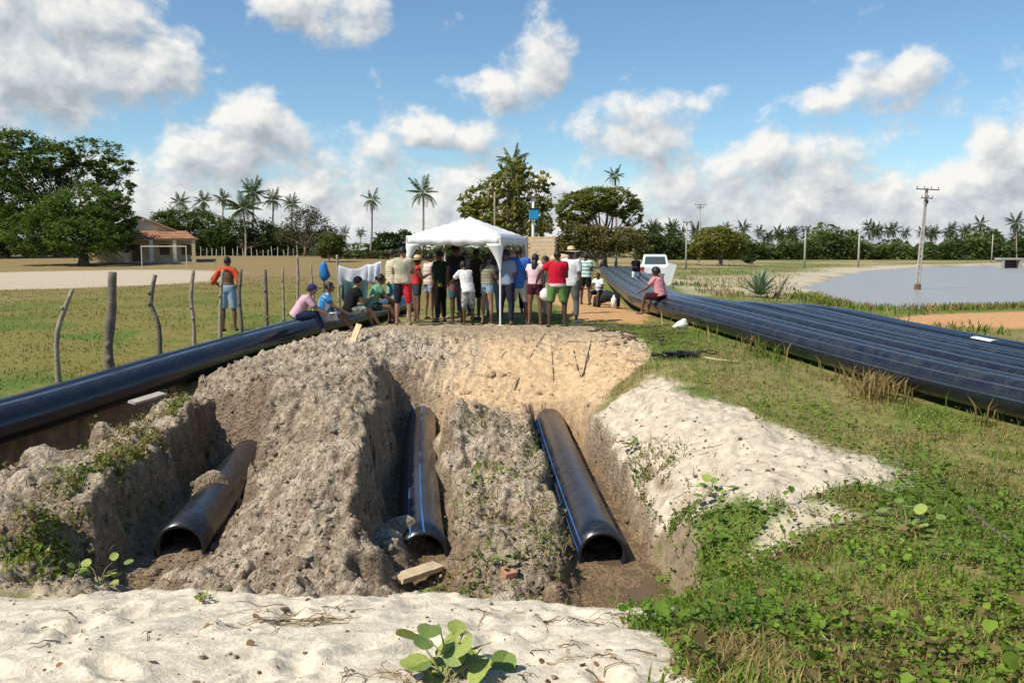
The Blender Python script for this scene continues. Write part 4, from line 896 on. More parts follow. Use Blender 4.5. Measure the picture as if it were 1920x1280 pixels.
post([413, 414, 418], [610, 560, 505], 18.3, .05, WOODP, 'pale fence post right at the left side of the shirtless man', 5)
post([452, 448, 452], [600, 560, 505], 18.9, .055, WOODG, 'dark fence post touching the right side of the shirtless man', 6)
post([500, 499, 497], [600, 560, 505], 20.0, .055, WOODG, 'dark fence post left of the seated woman in pink', 7)
post([532, 531, 530], [590, 550, 503], 21.0, .04, WOODP, 'thin brown fence post behind the seated woman in pink', 8)
post([558, 559, 557], [560, 520, 478], 24.0, .05, WOODP, 'tall pale fence post behind the navy cap', 9)
post([588, 585, 583], [560, 530, 496], 23.5, .04, WOODP, 'short pale fence post left of the blue bag', 10)
post([636, 634, 632], [560, 520, 478], 24.0, .05, WOODP, 'white topped fence post right of the blue bag', 11)
post([608, 607, 606], [560, 530, 490], 23.0, .04, WOODG, 'fence post that carries the blue bag', 12)
r_ = random.Random(5)
fm = MB(); fm.tube([(0, 0, -.2), (.01, 0, .6), (0, 0, 1.15)], [.07, .06, .05], 6); FPM = fm.mesh('fence_post'); FPM.materials.append(solid('limed_wood', (.5, .47, .42), .9, .2, 4))
for i in range(24):
    px = 382 + i*9.6 + r_.uniform(-3, 3); p = at_ground(px, 122 + r_.uniform(-1, 1)); o = link('fence_post', FPM); o.location = p; o.scale = (1, 1, r_.uniform(.8, 1.25)); o.rotation_euler = (r_.uniform(-.06, .06), r_.uniform(-.08, .08), 0)
    tag(o, 'small white far fence post below the thicket and palms', 'fence post', 'posts of the far field fence')
# cloths hung on the fence, bag, bundles
def cloth(name, a, b_, drop, label, mat, cat, nx_=16, nz=8, fold=.07, seed=0, sag=.12):
    a, b_ = Vector(a), Vector(b_); o_mb = MB(); rnd = random.Random(seed); ph = rnd.uniform(0, 6); side = (b_-a).cross(Vector((0, 0, 1))).normalized()
    for i in range(nx_+1):
        u = i/nx_; top = a.lerp(b_, u) - Vector((0, 0, sag*math.sin(math.pi*u)))
        for j in range(nz+1):
            w = j/nz; q = top - Vector((0, 0, drop*w*(1+.15*math.sin(u*9+ph)))) + side*(fold*math.sin(u*14+ph+w*1.5)*(.3+w)); o_mb.v.append(tuple(q-a))
    for i in range(nx_):
        for j in range(nz): o_mb.f.append((i*(nz+1)+j, (i+1)*(nz+1)+j, (i+1)*(nz+1)+j+1, i*(nz+1)+j+1))
    o = o_mb.build(name, mat, None, True); o.location = a; m = o.modifiers.new('thick', 'SOLIDIFY'); m.thickness = .012; tag(o, label, cat); return o
GREYC = solid('grey_cloth', (.40, .40, .45), .9, .25, 3, .2, .2); BLUEC = solid('blue_cloth', (.03, .16, .42), .6, .3, 6); DNAVY = solid('dark_blue_cloth', (.03, .05, .10), .8, .3, 5)
cloth('hung_cloth', D(636, 497, 23.6), D(692, 494, 23.0), .52, 'grey patterned cloth hung on the fence behind the seated group', GREYC, 'cloth', seed=3)
cloth('hung_cloth', D(688, 496, 22.6), D(714, 489, 22.4), .5, 'pale striped cloth hung at the right end of the fence', solid('pale_cloth', (.52, .55, .6), .9, .3, 4), 'cloth', seed=5, sag=.03)
cloth('hung_cloth', D(640, 520, 23.2), D(690, 522, 22.8), .62, 'dark teal cloth hanging below the grey cloth on the fence', solid('teal_cloth', (.03, .08, .085), .9, .3, 4), 'cloth', seed=6)
bgp = D(606, 490, 22.85); mb = MB(); mb.tube([(0, 0, .0), (.01, 0, -.08), (.0, .01, -.22), (.03, 0, -.40), (.02, 0, -.52)], [(.03, .03), (.09, .07), (.13, .09), (.15, .10), (.05, .04)], 12, jit=.12, rnd=random.Random(2)); o = mb.build('plastic_bag', BLUEC, None, True); o.location = bgp; tag(o, 'blue bag hung on a fence post above the seated man', 'bag')
# ------------------------------------------------------------------ people
def cloth_mat(key, c1, c2=None, pat=None, scale=30):
    k = 'cloth_%s' % key
    if k in MATS: return MATS[k]
    m, nt, b = base_mat(k); b.inputs['Roughness'].default_value = .92; b.inputs['Specular IOR Level'].default_value = .15
    t = nd(nt, 'ShaderNodeTexCoord'); n = nd(nt, 'ShaderNodeTexNoise', inp={'Scale': 7.0, 'Detail': 4.0}); nt.links.new(t.outputs['Object'], n.inputs['Vector'])
    mx = nd(nt, 'ShaderNodeMix', data_type='RGBA'); mx.inputs[6].default_value = (*c1, 1); mx.inputs[7].default_value = (*(c2 or [x*.75 for x in c1]), 1)
    if pat == 'stripe':
        w = nd(nt, 'ShaderNodeTexWave', bands_direction='Z', inp={'Scale': scale/6.0, 'Distortion': 1.2}); nt.links.new(t.outputs['Object'], w.inputs['Vector'])
        cr = nd(nt, 'ShaderNodeMapRange', inp={'From Min': .45, 'From Max': .6}); nt.links.new(w.outputs['Fac'], cr.inputs[0]); nt.links.new(cr.outputs[0], mx.inputs[0])
    elif pat == 'patch':
        n.inputs['Scale'].default_value = scale/3.0; cr = nd(nt, 'ShaderNodeMapRange', inp={'From Min': .49, 'From Max': .54}); nt.links.new(n.outputs['Fac'], cr.inputs[0]); nt.links.new(cr.outputs[0], mx.inputs[0])
    elif pat == 'half':
        s_ = nd(nt, 'ShaderNodeSeparateXYZ'); nt.links.new(t.outputs['Object'], s_.inputs[0]); cr = nd(nt, 'ShaderNodeMapRange', inp={'From Min': -.005, 'From Max': .005}); nt.links.new(s_.outputs[0], cr.inputs[0]); nt.links.new(cr.outputs[0], mx.inputs[0])
    elif pat == 'hem':
        s_ = nd(nt, 'ShaderNodeSeparateXYZ'); nt.links.new(t.outputs['Object'], s_.inputs[0]); cr = nd(nt, 'ShaderNodeMapRange', inp={'From Min': scale+.01, 'From Max': scale-.01}); nt.links.new(s_.outputs[2], cr.inputs[0]); nt.links.new(cr.outputs[0], mx.inputs[0])
    else:
        nt.links.new(n.outputs['Fac'], mx.inputs[0])
    nt.links.new(mx.outputs[2], b.inputs['Base Color'])
    nb_ = nd(nt, 'ShaderNodeTexNoise', inp={'Scale': 14.0, 'Detail': 2.0}); nt.links.new(t.outputs['Object'], nb_.inputs['Vector']); bp = nd(nt, 'ShaderNodeBump', inp={'Strength': .5, 'Distance': .02}); nt.links.new(nb_.outputs['Fac'], bp.inputs['Height']); nt.links.new(bp.outputs[0], b.inputs['Normal'])
    MATS[k] = m; return m
SKIN = {'dark': solid('skin_dark', (.085, .043, .026), .5, .12, 9, .4), 'brown': solid('skin_brown', (.17, .085, .05), .5, .12, 9, .4), 'tan': solid('skin_tan', (.30, .165, .10), .5, .12, 9, .4), 'light': solid('skin_light', (.42, .25, .165), .5, .1, 9, .4)}
HAIR = solid('black_hair', (.012, .010, .009), .55, .3, 20, .4); STRAW = solid('straw', (.62, .48, .26), .85, .15, 12, .2, .4); EYEM = solid('eye_dark', (.02, .015, .012), .2)
SOLE = solid('sandal', (.03, .028, .028), .8); WSHOE = solid('white_shoe', (.6, .6, .58), .6)
ARMS = {  # per side: upper arm direction, forearm direction (x outwards, y forwards, z up)
 'down': ((.14, .02, -1), (.04, .16, -1)), 'front': ((.14, .15, -1), (-.3, .92, .05)), 'crossed': ((.24, .28, -.92), (-.9, .42, .12)),
 'hips': ((.62, -.22, -.72), (-.55, .3, -.62)), 'up': ((.35, .62, .4), (-.1, .35, .95)), 'knees': ((.10, .62, -.78), (-.12, .85, -.45)), 'back': ((.2, -.35, -.95), (-.55, -.25, -.6)),
 'hold': ((.10, .35, -.95), (-.35, .85, .45)), 'reach': ((.12, .75, -.65), (.0, .85, -.5)), 'out': ((.75, .1, -.7), (.35, .2, -.95))}
PENDING = []
def person(px, d, hgt, face, label, skin='brown', pose='stand', arms=('down', 'down'), top=None, bottom=None, hair='short', hat=None, shoes=None, wide=1.0, lean=0.0, seat=None, z=None, head_turn=0.0, sleeve=.55, leg_len=.9, spread=1.0, fwd=0.0, group='people of the crowd'):
    x = (px-960)/FPX*d; y = d*math.cos(PITCH); base = Vector((x, y, gzs(x, y) if z is None else z)); s = hgt/1.70
    X = Vector((1, 0, 0)); U = Vector((0, 0, 1)); t = Vector((0, math.sin(R(lean)), math.cos(R(lean))))
    bodyp = {}; legs = {}
    if pose == 'sit': pel = Vector((0, 0, (seat if seat is not None else .45) + .10*s))
    elif pose == 'kneel': pel = Vector((0, -.05, .52*s))
    else: pel = Vector((0, 0, .93*s))
    for sd in (-1, 1):
        hip = pel + X*(sd*.088*s*wide) - U*.03*s
        if pose == 'sit':
            th = Vector((sd*.16*spread, 1, -.02 + (.12 if seat is None or seat < .35 else 0))); fz = hip.z + (th.normalized()*.43*s).z; sh_len = .42*s
            dz = -(fz - .08*s); dz = max(-sh_len*.98, min(-.1, dz)); sh = Vector((0, math.sqrt(max(0, sh_len**2 - dz*dz))*(.8 if sd > 0 else .6) + .02, dz))
        elif pose == 'kneel': th = Vector((sd*.12, .75, -.65)) if sd > 0 else Vector((sd*.1, .25, -.95)); sh = Vector((0, -.2, -1)) if sd > 0 else Vector((0, -.95, -.2))
        elif pose == 'walk': th = Vector((sd*.04, .3*sd, -1)); sh = Vector((0, -.12 if sd > 0 else -.35, -1))
        else: th = Vector((sd*.09*spread, .03*sd, -1)); sh = Vector((sd*.03*spread, -.05, -1))
        kn = hip + th.normalized()*.43*s; an = kn + sh.normalized()*.42*s; legs[sd] = (hip, kn, an)
    if pose == 'stand' or pose == 'walk':        # put the lower ankle on the ground
        lo = min(legs[-1][2].z, legs[1][2].z) - .075*s; pel.z -= lo
        legs = {k: tuple(p - U*lo for p in v) for k, v in legs.items()}
    sb = pel + t*.46*s; neck = pel + t*.52*s; hd = neck + (t*.6 + U*.4).normalized()*.115*s + Vector((0, .02*s + fwd, 0))
    mb = MB(); W = .5*(1+wide)
    ringsT = [(-.06, .12, .095), (.0, .165*wide, .115), (.08, .16*wide, .11), (.17, .14*wide, .098), (.28, .155*wide, .105), (.38, .172*W, .105), (.45, .15*W, .085), (.50, .07, .06)]
    torso = [(pel + t*(q*s) - Vector((0, .012*s if q > .2 else 0, 0)), a*s, b_*s) for q, a, b_ in ringsT]
    mb.tube([p for p, a, b_ in torso], [(a, b_) for p, a, b_ in torso], 14, ell=(X, 1))
    mb.tube([sb + t*.01*s, neck + t*.02*s, hd], [.058*s, .052*s, .05*s], 10)
    mb.ellipsoid(hd, (.074*s, .092*s, .112*s), 14, 10); mb.ellipsoid(hd + Vector((0, .035*s, -.062*s)), (.05*s, .055*s, .045*s), 10, 7)
    hands = {}; A = {}
    for i, sd in enumerate((-1, 1)):
        up, fo = ARMS[arms[i]]; up = Vector((up[0]*sd, up[1], up[2])).normalized(); fo = Vector((fo[0]*sd, fo[1], fo[2])).normalized()
        if lean > 12 and arms[i] == 'down': up = Vector((.1*sd, .25, -1)).normalized()
        sh = sb + X*(sd*.168*s*W) - t*.015*s; el = sh + up*.285*s; wr = el + fo*.245*s; A[sd] = (sh, el, wr)
        mb.tube([sb + X*(sd*.06*s), sh, sh.lerp(el, .3), sh.lerp(el, .75), el, el.lerp(wr, .35), wr], [.06*s, .062*s, .054*s*W, .046*s*W, .042*s, .043*s, .029*s], 9)
        pd_ = fo; mb.ellipsoid(wr + pd_*.045*s, (.036*s, .022*s, .055*s), 8, 6, pd_.to_track_quat('Z', 'Y').to_matrix()); hands[sd] = (wr + pd_*.05*s, pd_)
    for sd in (-1, 1):
        hip, kn, an = legs[sd]
        mb.tube([hip + U*.05*s, hip.lerp(kn, .15), hip.lerp(kn, .55), kn, kn.lerp(an, .3), kn.lerp(an, .7), an], [.088*s*wide, .092*s*wide, .076*s*W, .055*s, .058*s, .042*s, .036*s], 10)
        ft = an + Vector((sd*.012, .055*s, -.045*s)); mb.ellipsoid(ft, (.043*s, .125*s, .033*s), 10, 6); mb.ellipsoid(an - U*.02*s, (.04*s, .045*s, .05*s), 8, 6)
    # fingers, nose, ears: fine pieces added after the skin is fused
    fine = MB()
    for sd in (-1, 1):
        c, dr = hands[sd]; q = dr.to_track_quat('Z', 'Y').to_matrix(); sx, nx_ = q @ Vector((1, 0, 0)), q @ Vector((0, 1, 0))
        for k, ln in enumerate((.068, .078, .073, .058)):
            o_ = c + sx*((k-1.5)*.017*s) + dr*.03*s; a = o_ + dr*ln*.55*s; e = a + (dr*.8 - nx_*.5*sd).normalized()*ln*.5*s; fine.tube([o_, a, e], [.0085*s, .008*s, .0065*s], 5)
        th0 = c - sx*(.03*s*sd) - dr*.01*s; fine.tube([th0, th0 + (dr*.6 - sx*sd*.8).normalized()*.035*s, th0 + (dr*.9 - sx*sd*.5).normalized()*.062*s], [.011*s, .010*s, .008*s], 5)
    Rh = Matrix.Rotation(R(head_turn), 3, 'Z')
    fine.tube([hd + Rh @ Vector((0, .085*s, .012*s)), hd + Rh @ Vector((0, .112*s, -.02*s)), hd + Rh @ Vector((0, .088*s, -.03*s))], [.008*s, .017*s, .012*s], 6)
    fine.tube([hd + Rh @ Vector((-.02*s, .088*s, -.058*s)), hd + Rh @ Vector((0, .095*s, -.06*s)), hd + Rh @ Vector((.02*s, .088*s, -.058*s))], [.004*s, .009*s, .004*s], 5)
    for sd in (-1, 1): fine.ellipsoid(hd + Rh @ Vector((sd*.075*s, -.005*s, -.005*s)), (.012*s, .022*s, .032*s), 6, 5)
    kids = []   # name, MB, material, remesh voxel
    if top:
        sm = MB(); low = top.get('low', -.05); rr = [(pel + t*(q*s) - Vector((0, .012*s if q > .2 else 0, 0)), (a+.022*s, b_+.024*s)) for q, a, b_ in [(low, .172*s*wide, .125*s), (.06, .165*s*wide, .12*s), (.17, .155*s*wide, .112*s), (.28, .162*s*wide, .112*s), (.38, .172*s*W, .108*s), (.45, .145*s*W, .088*s), (.485, .075*s, .062*s)]]
        sm.tube([p for p, r_ in rr], [r_ for p, r_ in rr], 14, ell=(X, 1))
        for sd in (-1, 1):
            sh, el, wr = A[sd]
            if sleeve > 0:
                pts = [sb + X*(sd*.05*s), sh, sh.lerp(el, min(1, sleeve)*.6), sh.lerp(el, min(1, sleeve))]; ra = [.07*s, .078*s*W, .074*s*W, .072*s]
                if sleeve > 1: pts += [el.lerp(wr, sleeve-1)]; ra = ra[:3] + [.062*s, .046*s]
                sm.tube(pts, ra, 9)
        kids.append(('shirt', sm, top['m'], .021*s, .012))
    if bottom:
        bm_ = MB(); bm_.tube([pel + t*(.10*s), pel + t*.02*s, pel - t*.07*s], [(.172*s*wide, .125*s), (.188*s*wide, .138*s), (.16*s*wide, .125*s)], 14, ell=(X, 1))
        for sd in (-1, 1):
            hip, kn, an = legs[sd]; pts = [hip + U*.04*s, hip.lerp(kn, .25), hip.lerp(kn, min(1, leg_len)*.7), hip.lerp(kn, min(1, leg_len))]; ra = [.10*s*wide, .108*s*wide, .098*s*W, .094*s*W]
            if leg_len > 1: pts = pts[:3] + [kn, kn.lerp(an, (leg_len-1)*.5), kn.lerp(an, leg_len-1)]; ra = ra[:3] + [.074*s, .064*s, .058*s]
            bm_.tube(pts, ra, 10)
        kids.append((bottom.get('n', 'shorts'), bm_, bottom['m'], .021*s, .008))
    hr = MB()
    if hair in ('short', 'long', 'bun', 'crop', 'big'):
        g = {'crop': .006, 'short': .013, 'long': .018, 'bun': .016, 'big': .045}[hair]*s
        for j in range(7):
            th = (j/6)*R(100)
            for k in range(14):
                ph = 2*math.pi*k/14; front = max(0, math.sin(ph)); tt = th*(1 - .42*front)
                hr.v.append(tuple(hd + Rh @ Vector(((.074*s+g)*math.sin(tt)*math.cos(ph), (.092*s+g)*math.sin(tt)*math.sin(ph) - .006*s, (.112*s+g)*math.cos(tt)))))
        for j in range(6):
            for k in range(14): hr.f.append((j*14+k, j*14+(k+1) % 14, (j+1)*14+(k+1) % 14, (j+1)*14+k))
        hr.f.append(tuple(6*14+k for k in range(14)))
        if hair == 'long': hr.tube([hd + Vector((0, -.07*s, .02*s)), hd + Vector((0, -.10*s, -.10*s)), hd + Vector((0, -.13*s, -.24*s)), hd + Vector((0, -.12*s, -.33*s))], [(.05*s, .03*s), (.075*s, .045*s), (.07*s, .04*s), (.03*s, .02*s)], 10, ell=(X, 1))
        if hair == 'bun': hr.ellipsoid(hd + Vector((0, -.115*s, .03*s)), (.045*s, .04*s, .045*s), 9, 7)
    eyes = MB()
    for sd in (-1, 1): eyes.ellipsoid(hd + Rh @ Vector((sd*.030*s, .080*s, .012*s)), (.012*s, .008*s, .008*s), 7, 5)
    PENDING.append(dict(base=base, face=face, label=label, skin=skin, body=mb, fine=fine, kids=kids, hair=hr, eyes=eyes, hd=hd, s=s, hat=hat, shoes=shoes, legs=legs, Rh=Rh, group=group))
def C(key, c1, c2=None, pat=None, scale=30): return cloth_mat(key, c1, c2, pat, scale)
def remesh_all():
    """fuse every figure and garment into continuous surfaces in one evaluation"""
    jobs = []
    for P in PENDING:
        o = link('tmp', P['body'].mesh('tmp')); m = o.modifiers.new('r', 'REMESH'); m.mode = 'VOXEL'; m.voxel_size = .0185*P['s']; sm = o.modifiers.new('s', 'SMOOTH'); sm.factor = .5; sm.iterations = 3; jobs.append((P, 'body', o, None))
        for kk in P['kids']:
            o = link('tmp', kk[1].mesh('tmp')); m = o.modifiers.new('r', 'REMESH'); m.mode = 'VOXEL'; m.voxel_size = kk[3]; sm = o.modifiers.new('s', 'SMOOTH'); sm.factor = .5; sm.iterations = 2; jobs.append((P, 'kid', o, kk))
    bpy.context.view_layer.update(); dg = bpy.context.evaluated_depsgraph_get(); res = []
    for P, kind, o, kk in jobs:
        ev = o.evaluated_get(dg); me = ev.to_mesh(); v = np.empty(len(me.vertices)*3, np.float32); me.vertices.foreach_get('co', v); f = [tuple(p.vertices) for p in me.polygons]; res.append((P, kind, v.reshape(-1, 3).copy(), f, kk)); ev.to_mesh_clear()
    for P, kind, o, kk in jobs:
        md = o.data; bpy.data.objects.remove(o, do_unlink=True); bpy.data.meshes.remove(md)
    cur = None
    for P, kind, v, f, kk in res:
        if kind == 'body':
            vv = [tuple(map(float, q)) for q in v]; b0 = len(vv); vv += P['fine'].v; ff = f + [tuple(i+b0 for i in q) for q in P['fine'].f]
            me = bpy.data.meshes.new('person'); me.from_pydata(vv, [], ff); me.update(); me.polygons.foreach_set('use_smooth', [True]*len(me.polygons))
            o = link('person', me, None, SKIN[P['skin']]); o.location = P['base']; o.rotation_euler = (0, 0, R(P['face'])); tag(o, P['label'], 'person', P['group']); cur = o; s = P['s']; hd = P['hd']
            if P['hair'].v: P['hair'].build('hair', HAIR, o, True)
            P['eyes'].build('eyes', EYEM, o, True)
            if P['shoes'] is not None:
                for sd in (-1, 1):
                    an = P['legs'][sd][2]; mb = MB(); mb.ellipsoid(an + Vector((sd*.012, .055*s, -.058*s)), (.05*s, .135*s, .022*s), 12, 6)
                    if P['shoes'] is WSHOE: mb.ellipsoid(an + Vector((sd*.012, .05*s, -.04*s)), (.05*s, .13*s, .042*s), 12, 6)
                    mb.build('shoe', P['shoes'], o, True)
            if P['hat']:
                kind_, mat = P['hat']; mb = MB(); Rh = P['Rh']
                if kind_ == 'cap':
                    n = 14
                    for j in range(5):
                        th = j/4*R(88)
                        for k in range(n): ph = 2*math.pi*k/n; mb.v.append(tuple(hd + Rh @ Vector((.094*s*math.sin(th)*math.cos(ph), .112*s*math.sin(th)*math.sin(ph), .02*s + .112*s*math.cos(th)))))
                    for j in range(4):
                        for k in range(n): mb.f.append((j*n+k, j*n+(k+1) % n, (j+1)*n+(k+1) % n, (j+1)*n+k))
                    h = mb.build('cap', mat, o, True); bm_ = MB(); bm_.ellipsoid(hd + Rh @ Vector((0, .135*s, .03*s)), (.07*s, .075*s, .010*s), 12, 5); bm_.build('brim', mat, h, True)
                else:
                    n = 18; prof = [(.0, .16), (.06, .155), (.082, .12), (.092, .05), (.10, .045), (.17, .03), (.205, .04)]
                    for (r_, zz) in prof:
                        for k in range(n): ph = 2*math.pi*k/n; mb.v.append(tuple(hd + Vector((r_*s*math.cos(ph), r_*1.08*s*math.sin(ph), zz*s*1.0 + .008*math.sin(ph*2)*(r_ > .1)))))
                    for j in range(len(prof)-1):
                        for k in range(n): mb.f.append((j*n+k, (j+1)*n+k, (j+1)*n+(k+1) % n, j*n+(k+1) % n))
                    h = mb.build('straw_hat', mat, o, True)
                    bm_ = MB(); bm_.tube([hd + Vector((0, 0, .048*s)), hd + Vector((0, 0, .078*s))], [(.096*s, .104*s), (.094*s, .101*s)], 18, cap=False, ell=(Vector((1, 0, 0)), 1)); bm_.build('hat_band', HAIR, h)
        else:
            name, mbk, mat, vox, amp = kk
            nz = fbm(v[:, 0]*9 + v[:, 2]*3, v[:, 2]*7 + v[:, 1]*5, 2, 5)-.5; c = v.mean(0); dirn = v - c; dirn[:, 2] = 0; dirn /= np.linalg.norm(dirn, axis=1)[:, None] + 1e-6; v = v + dirn*(nz*amp*2.2)[:, None]
            me = bpy.data.meshes.new(name); me.from_pydata([tuple(map(float, q)) for q in v], [], f); me.update(); me.polygons.foreach_set('use_smooth', [True]*len(me.polygons)); link(name, me, cur, mat)
def T(m, low=-.05): return dict(m=m, low=low)
def B(m, n='shorts'): return dict(m=m, n=n)
navy, black, white, grey = C('navy', (.015, .022, .06)), C('black', (.014, .014, .016)), C('white', (.76, .76, .74), (.62, .62, .62)), C('grey', (.22, .24, .26))
denim = C('denim', (.16, .27, .38), (.30, .40, .48)); khaki = C('khaki', (.58, .53, .43), (.48, .44, .35)); camo = C('camo', (.42, .42, .38), (.16, .17, .15), 'patch', 40)
# seated group on the pipes at the left
person(431, 20.3, 1.76, -8, 'shirtless man with orange shirt over his shoulders standing behind the fence', 'brown', arms=('hips', 'hips'), top=None, bottom=B(denim), hair='crop', leg_len=.95, group='people on the field side')
SEATZ = .10
person(556, 17.75, 1.66, -80, 'seated woman in pink shirt and navy cap hunched over her knees', 'tan', 'sit', ('knees', 'knees'), T(C('pink', (.62, .40, .46), (.52, .30, .36))), B(navy, 'trousers'), 'short', ('cap', C('navycap', (.03, .035, .14))), SOLE, lean=34, seat=.33, z=-.08, leg_len=1.75, sleeve=.8, group='people seated on the pipes')
person(606, 18.3, 1.70, -88, 'seated man in blue and white football shirt and white shorts', 'brown', 'sit', ('down', 'knees'), T(C('football', (.03, .22, .50), (.66, .70, .74), 'patch', 16)), B(C('whiteshort', (.70, .68, .62), (.5, .5, .46), 'patch', 50)), 'crop', None, SOLE, lean=14, seat=.27, z=-.08, leg_len=.85, group='people seated on the pipes')
person(655, 18.9, 1.70, -62, 'seated man in black shirt and camouflage shorts with cap', 'tan', 'sit', ('knees', 'hold'), T(black), B(camo), 'short', ('cap', black), SOLE, lean=20, seat=.31, z=-.02, leg_len=.85, group='people seated on the pipes')
person(697, 19.3, 1.66, -78, 'seated woman in green shirt resting her hands on her knees', 'brown', 'sit', ('hold', 'knees'), T(C('mint', (.14, .36, .22), (.10, .26, .17))), B(C('darkshort', (.03, .05, .055)), 'shorts'), 'bun', None, SOLE, lean=22, seat=.36, z=0, leg_len=.6, group='people seated on the pipes')
# standing crowd, left to right
person(737, 19.6, 1.70, -65, 'person in cream striped shirt and teal shorts at the crowd edge', 'brown', arms=('crossed', 'crossed'), top=T(C('creamstripe', (.66, .58, .42), (.44, .40, .28), 'stripe', 34)), bottom=B(C('teal', (.06, .22, .24), (.30, .42, .42), 'patch', 14)), shoes=SOLE)
person(757, 18.75, 1.70, -5, 'barefoot man in faded tie-dye shirt and red and black shorts', 'tan', arms=('crossed', 'crossed'), top=T(C('tiedye', (.60, .47, .35), (.36, .36, .24), 'patch', 12)), bottom=B(C('redblack', (.02, .02, .03), (.55, .03, .045), 'half')), hair='short', leg_len=1.05)
person(783, 21.2, 1.60, -75, 'person in bright red top and straw hat behind the barefoot man', 'brown', arms=('down', 'hold'), top=T(C('redtop', (.60, .045, .05)), .02), bottom=B(C('greyshort', (.05, .065, .08)), 'shorts'), hair='short', hat=('straw', STRAW), sleeve=.1, leg_len=.55, shoes=SOLE)
person(806, 21.8, 1.66, -55, 'woman in pale pink top lifting one hand under the tent edge', 'tan', arms=('hold', 'up'), top=T(C('palepink', (.58, .40, .38), (.66, .6, .56), 'stripe', 20)), bottom=B(C('denimdark', (.08, .12, .18), (.3, .38, .45), 'patch', 10)), hair='bun', leg_len=.5, shoes=SOLE)
person(826, 20.3, 1.68, 55, 'person in dark green shirt and black trousers with a yellow pouch', 'brown', arms=('down', 'front'), top=T(C('bottlegreen', (.02, .055, .03), (.03, .04, .03))), bottom=B(black, 'trousers'), hair='short', leg_len=1.9, shoes=SOLE, sleeve=1.4)
person(857, 19.9, 1.80, 40, 'tall man in black cap, black shirt and patterned shorts under the tent', 'dark', arms=('down', 'down'), top=T(black), bottom=B(C('patshort', (.03, .10, .14), (.20, .08, .10), 'patch', 22)), hair='short', hat=('cap', black), leg_len=.85, shoes=SOLE, lean=3)
person(878, 19.2, 1.45, 35, 'child in white shirt and grey camouflage shorts bending forward', 'dark', arms=('reach', 'reach'), top=T(white, -.12), bottom=B(camo), hair='short', lean=20, leg_len=1.15, sleeve=.8, fwd=.03)
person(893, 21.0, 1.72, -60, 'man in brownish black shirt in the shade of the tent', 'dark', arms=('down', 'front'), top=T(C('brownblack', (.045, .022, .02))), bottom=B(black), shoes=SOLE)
person(914, 19.5, 1.58, -48, 'woman in olive top and pale denim shorts with long dark hair', 'tan', arms=('front', 'hold'), top=T(C('olive', (.30, .28, .19), (.22, .20, .15), 'stripe', 26), .02), bottom=B(denim), hair='long', leg_len=.42, sleeve=.5, shoes=SOLE)
person(949, 19.5, 1.70, -38, 'man in grey blue shirt and long dark trousers by the tent leg', 'brown', arms=('back', 'front'), top=T(C('greyblue', (.23, .29, .38), (.19, .24, .33))), bottom=B(C('slate', (.025, .032, .045)), 'trousers'), hair='short', leg_len=1.92, wide=1.08, shoes=SOLE, sleeve=.75)
person(973, 19.6, 1.76, -6, 'broad man in royal blue shirt and off-white shorts', 'dark', arms=('front', 'down'), top=T(C('royal', (.045, .15, .46), (.035, .12, .38)), -.16), bottom=B(khaki), hair='crop', wide=1.22, leg_len=1.05, sleeve=.9, shoes=SOLE)
person(1003, 19.3, 1.58, -14, 'woman in pink striped top and maroon shorts with long dark ponytail', 'brown', arms=('front', 'down'), top=T(C('pinkstripe', (.70, .40, .46), (.80, .66, .68), 'stripe', 40), .02), bottom=B(C('maroon', (.075, .015, .035))), hair='long', leg_len=.45, sleeve=.35, wide=.96, shoes=SOLE)
person(1023, 20.3, 1.55, 95, 'person in cream sleeveless top between pink and red shirts', 'tan', arms=('hold', 'out'), top=T(C('creamtop', (.66, .56, .44))), bottom=B(khaki, 'trousers'), hair='short', sleeve=.2, leg_len=1.7, shoes=SOLE)
person(1044, 18.9, 1.68, -4, 'man in red shirt with white hem and green shorts', 'dark', arms=('out', 'front'), top=T(C('redhem', (.50, .012, .03), (.75, .55, .56), 'hem', .955), -.06), bottom=B(C('leafgreen', (.13, .24, .065), (.10, .18, .05))), hair='crop', wide=1.08, leg_len=.85, shoes=SOLE, spread=1.6)
person(1069, 20.1, 1.74, -25, 'man in white shirt, straw hat and grey trousers at the crowd edge', 'brown', arms=('front', 'down'), top=T(white, -.12), bottom=B(C('greytrouser', (.15, .155, .135)), 'trousers'), hair='short', hat=('straw', STRAW), wide=1.12, leg_len=1.85, sleeve=.85, shoes=WSHOE)
person(1080, 23.0, 1.66, 80, 'person in dark clothes half hidden behind the straw hat man', 'brown', arms=('down', 'crossed'), top=T(C('darkred', (.10, .035, .03))), bottom=B(C('oliveshort', (.09, .10, .05))), hair='short')
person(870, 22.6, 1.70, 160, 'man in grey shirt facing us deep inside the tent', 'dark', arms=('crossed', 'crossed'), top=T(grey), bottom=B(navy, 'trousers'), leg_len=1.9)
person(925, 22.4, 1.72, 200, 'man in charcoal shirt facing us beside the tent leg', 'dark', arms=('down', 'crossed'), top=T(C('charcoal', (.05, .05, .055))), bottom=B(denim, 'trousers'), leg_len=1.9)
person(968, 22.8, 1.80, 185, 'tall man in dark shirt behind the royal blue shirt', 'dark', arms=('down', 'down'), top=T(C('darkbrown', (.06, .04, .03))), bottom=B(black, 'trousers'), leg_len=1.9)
person(818, 23.0, 1.62, -150, 'woman in rust red top in the shade of the tent', 'brown', arms=('front', 'down'), top=T(C('rust', (.25, .09, .05))), bottom=B(black), hair='bun')
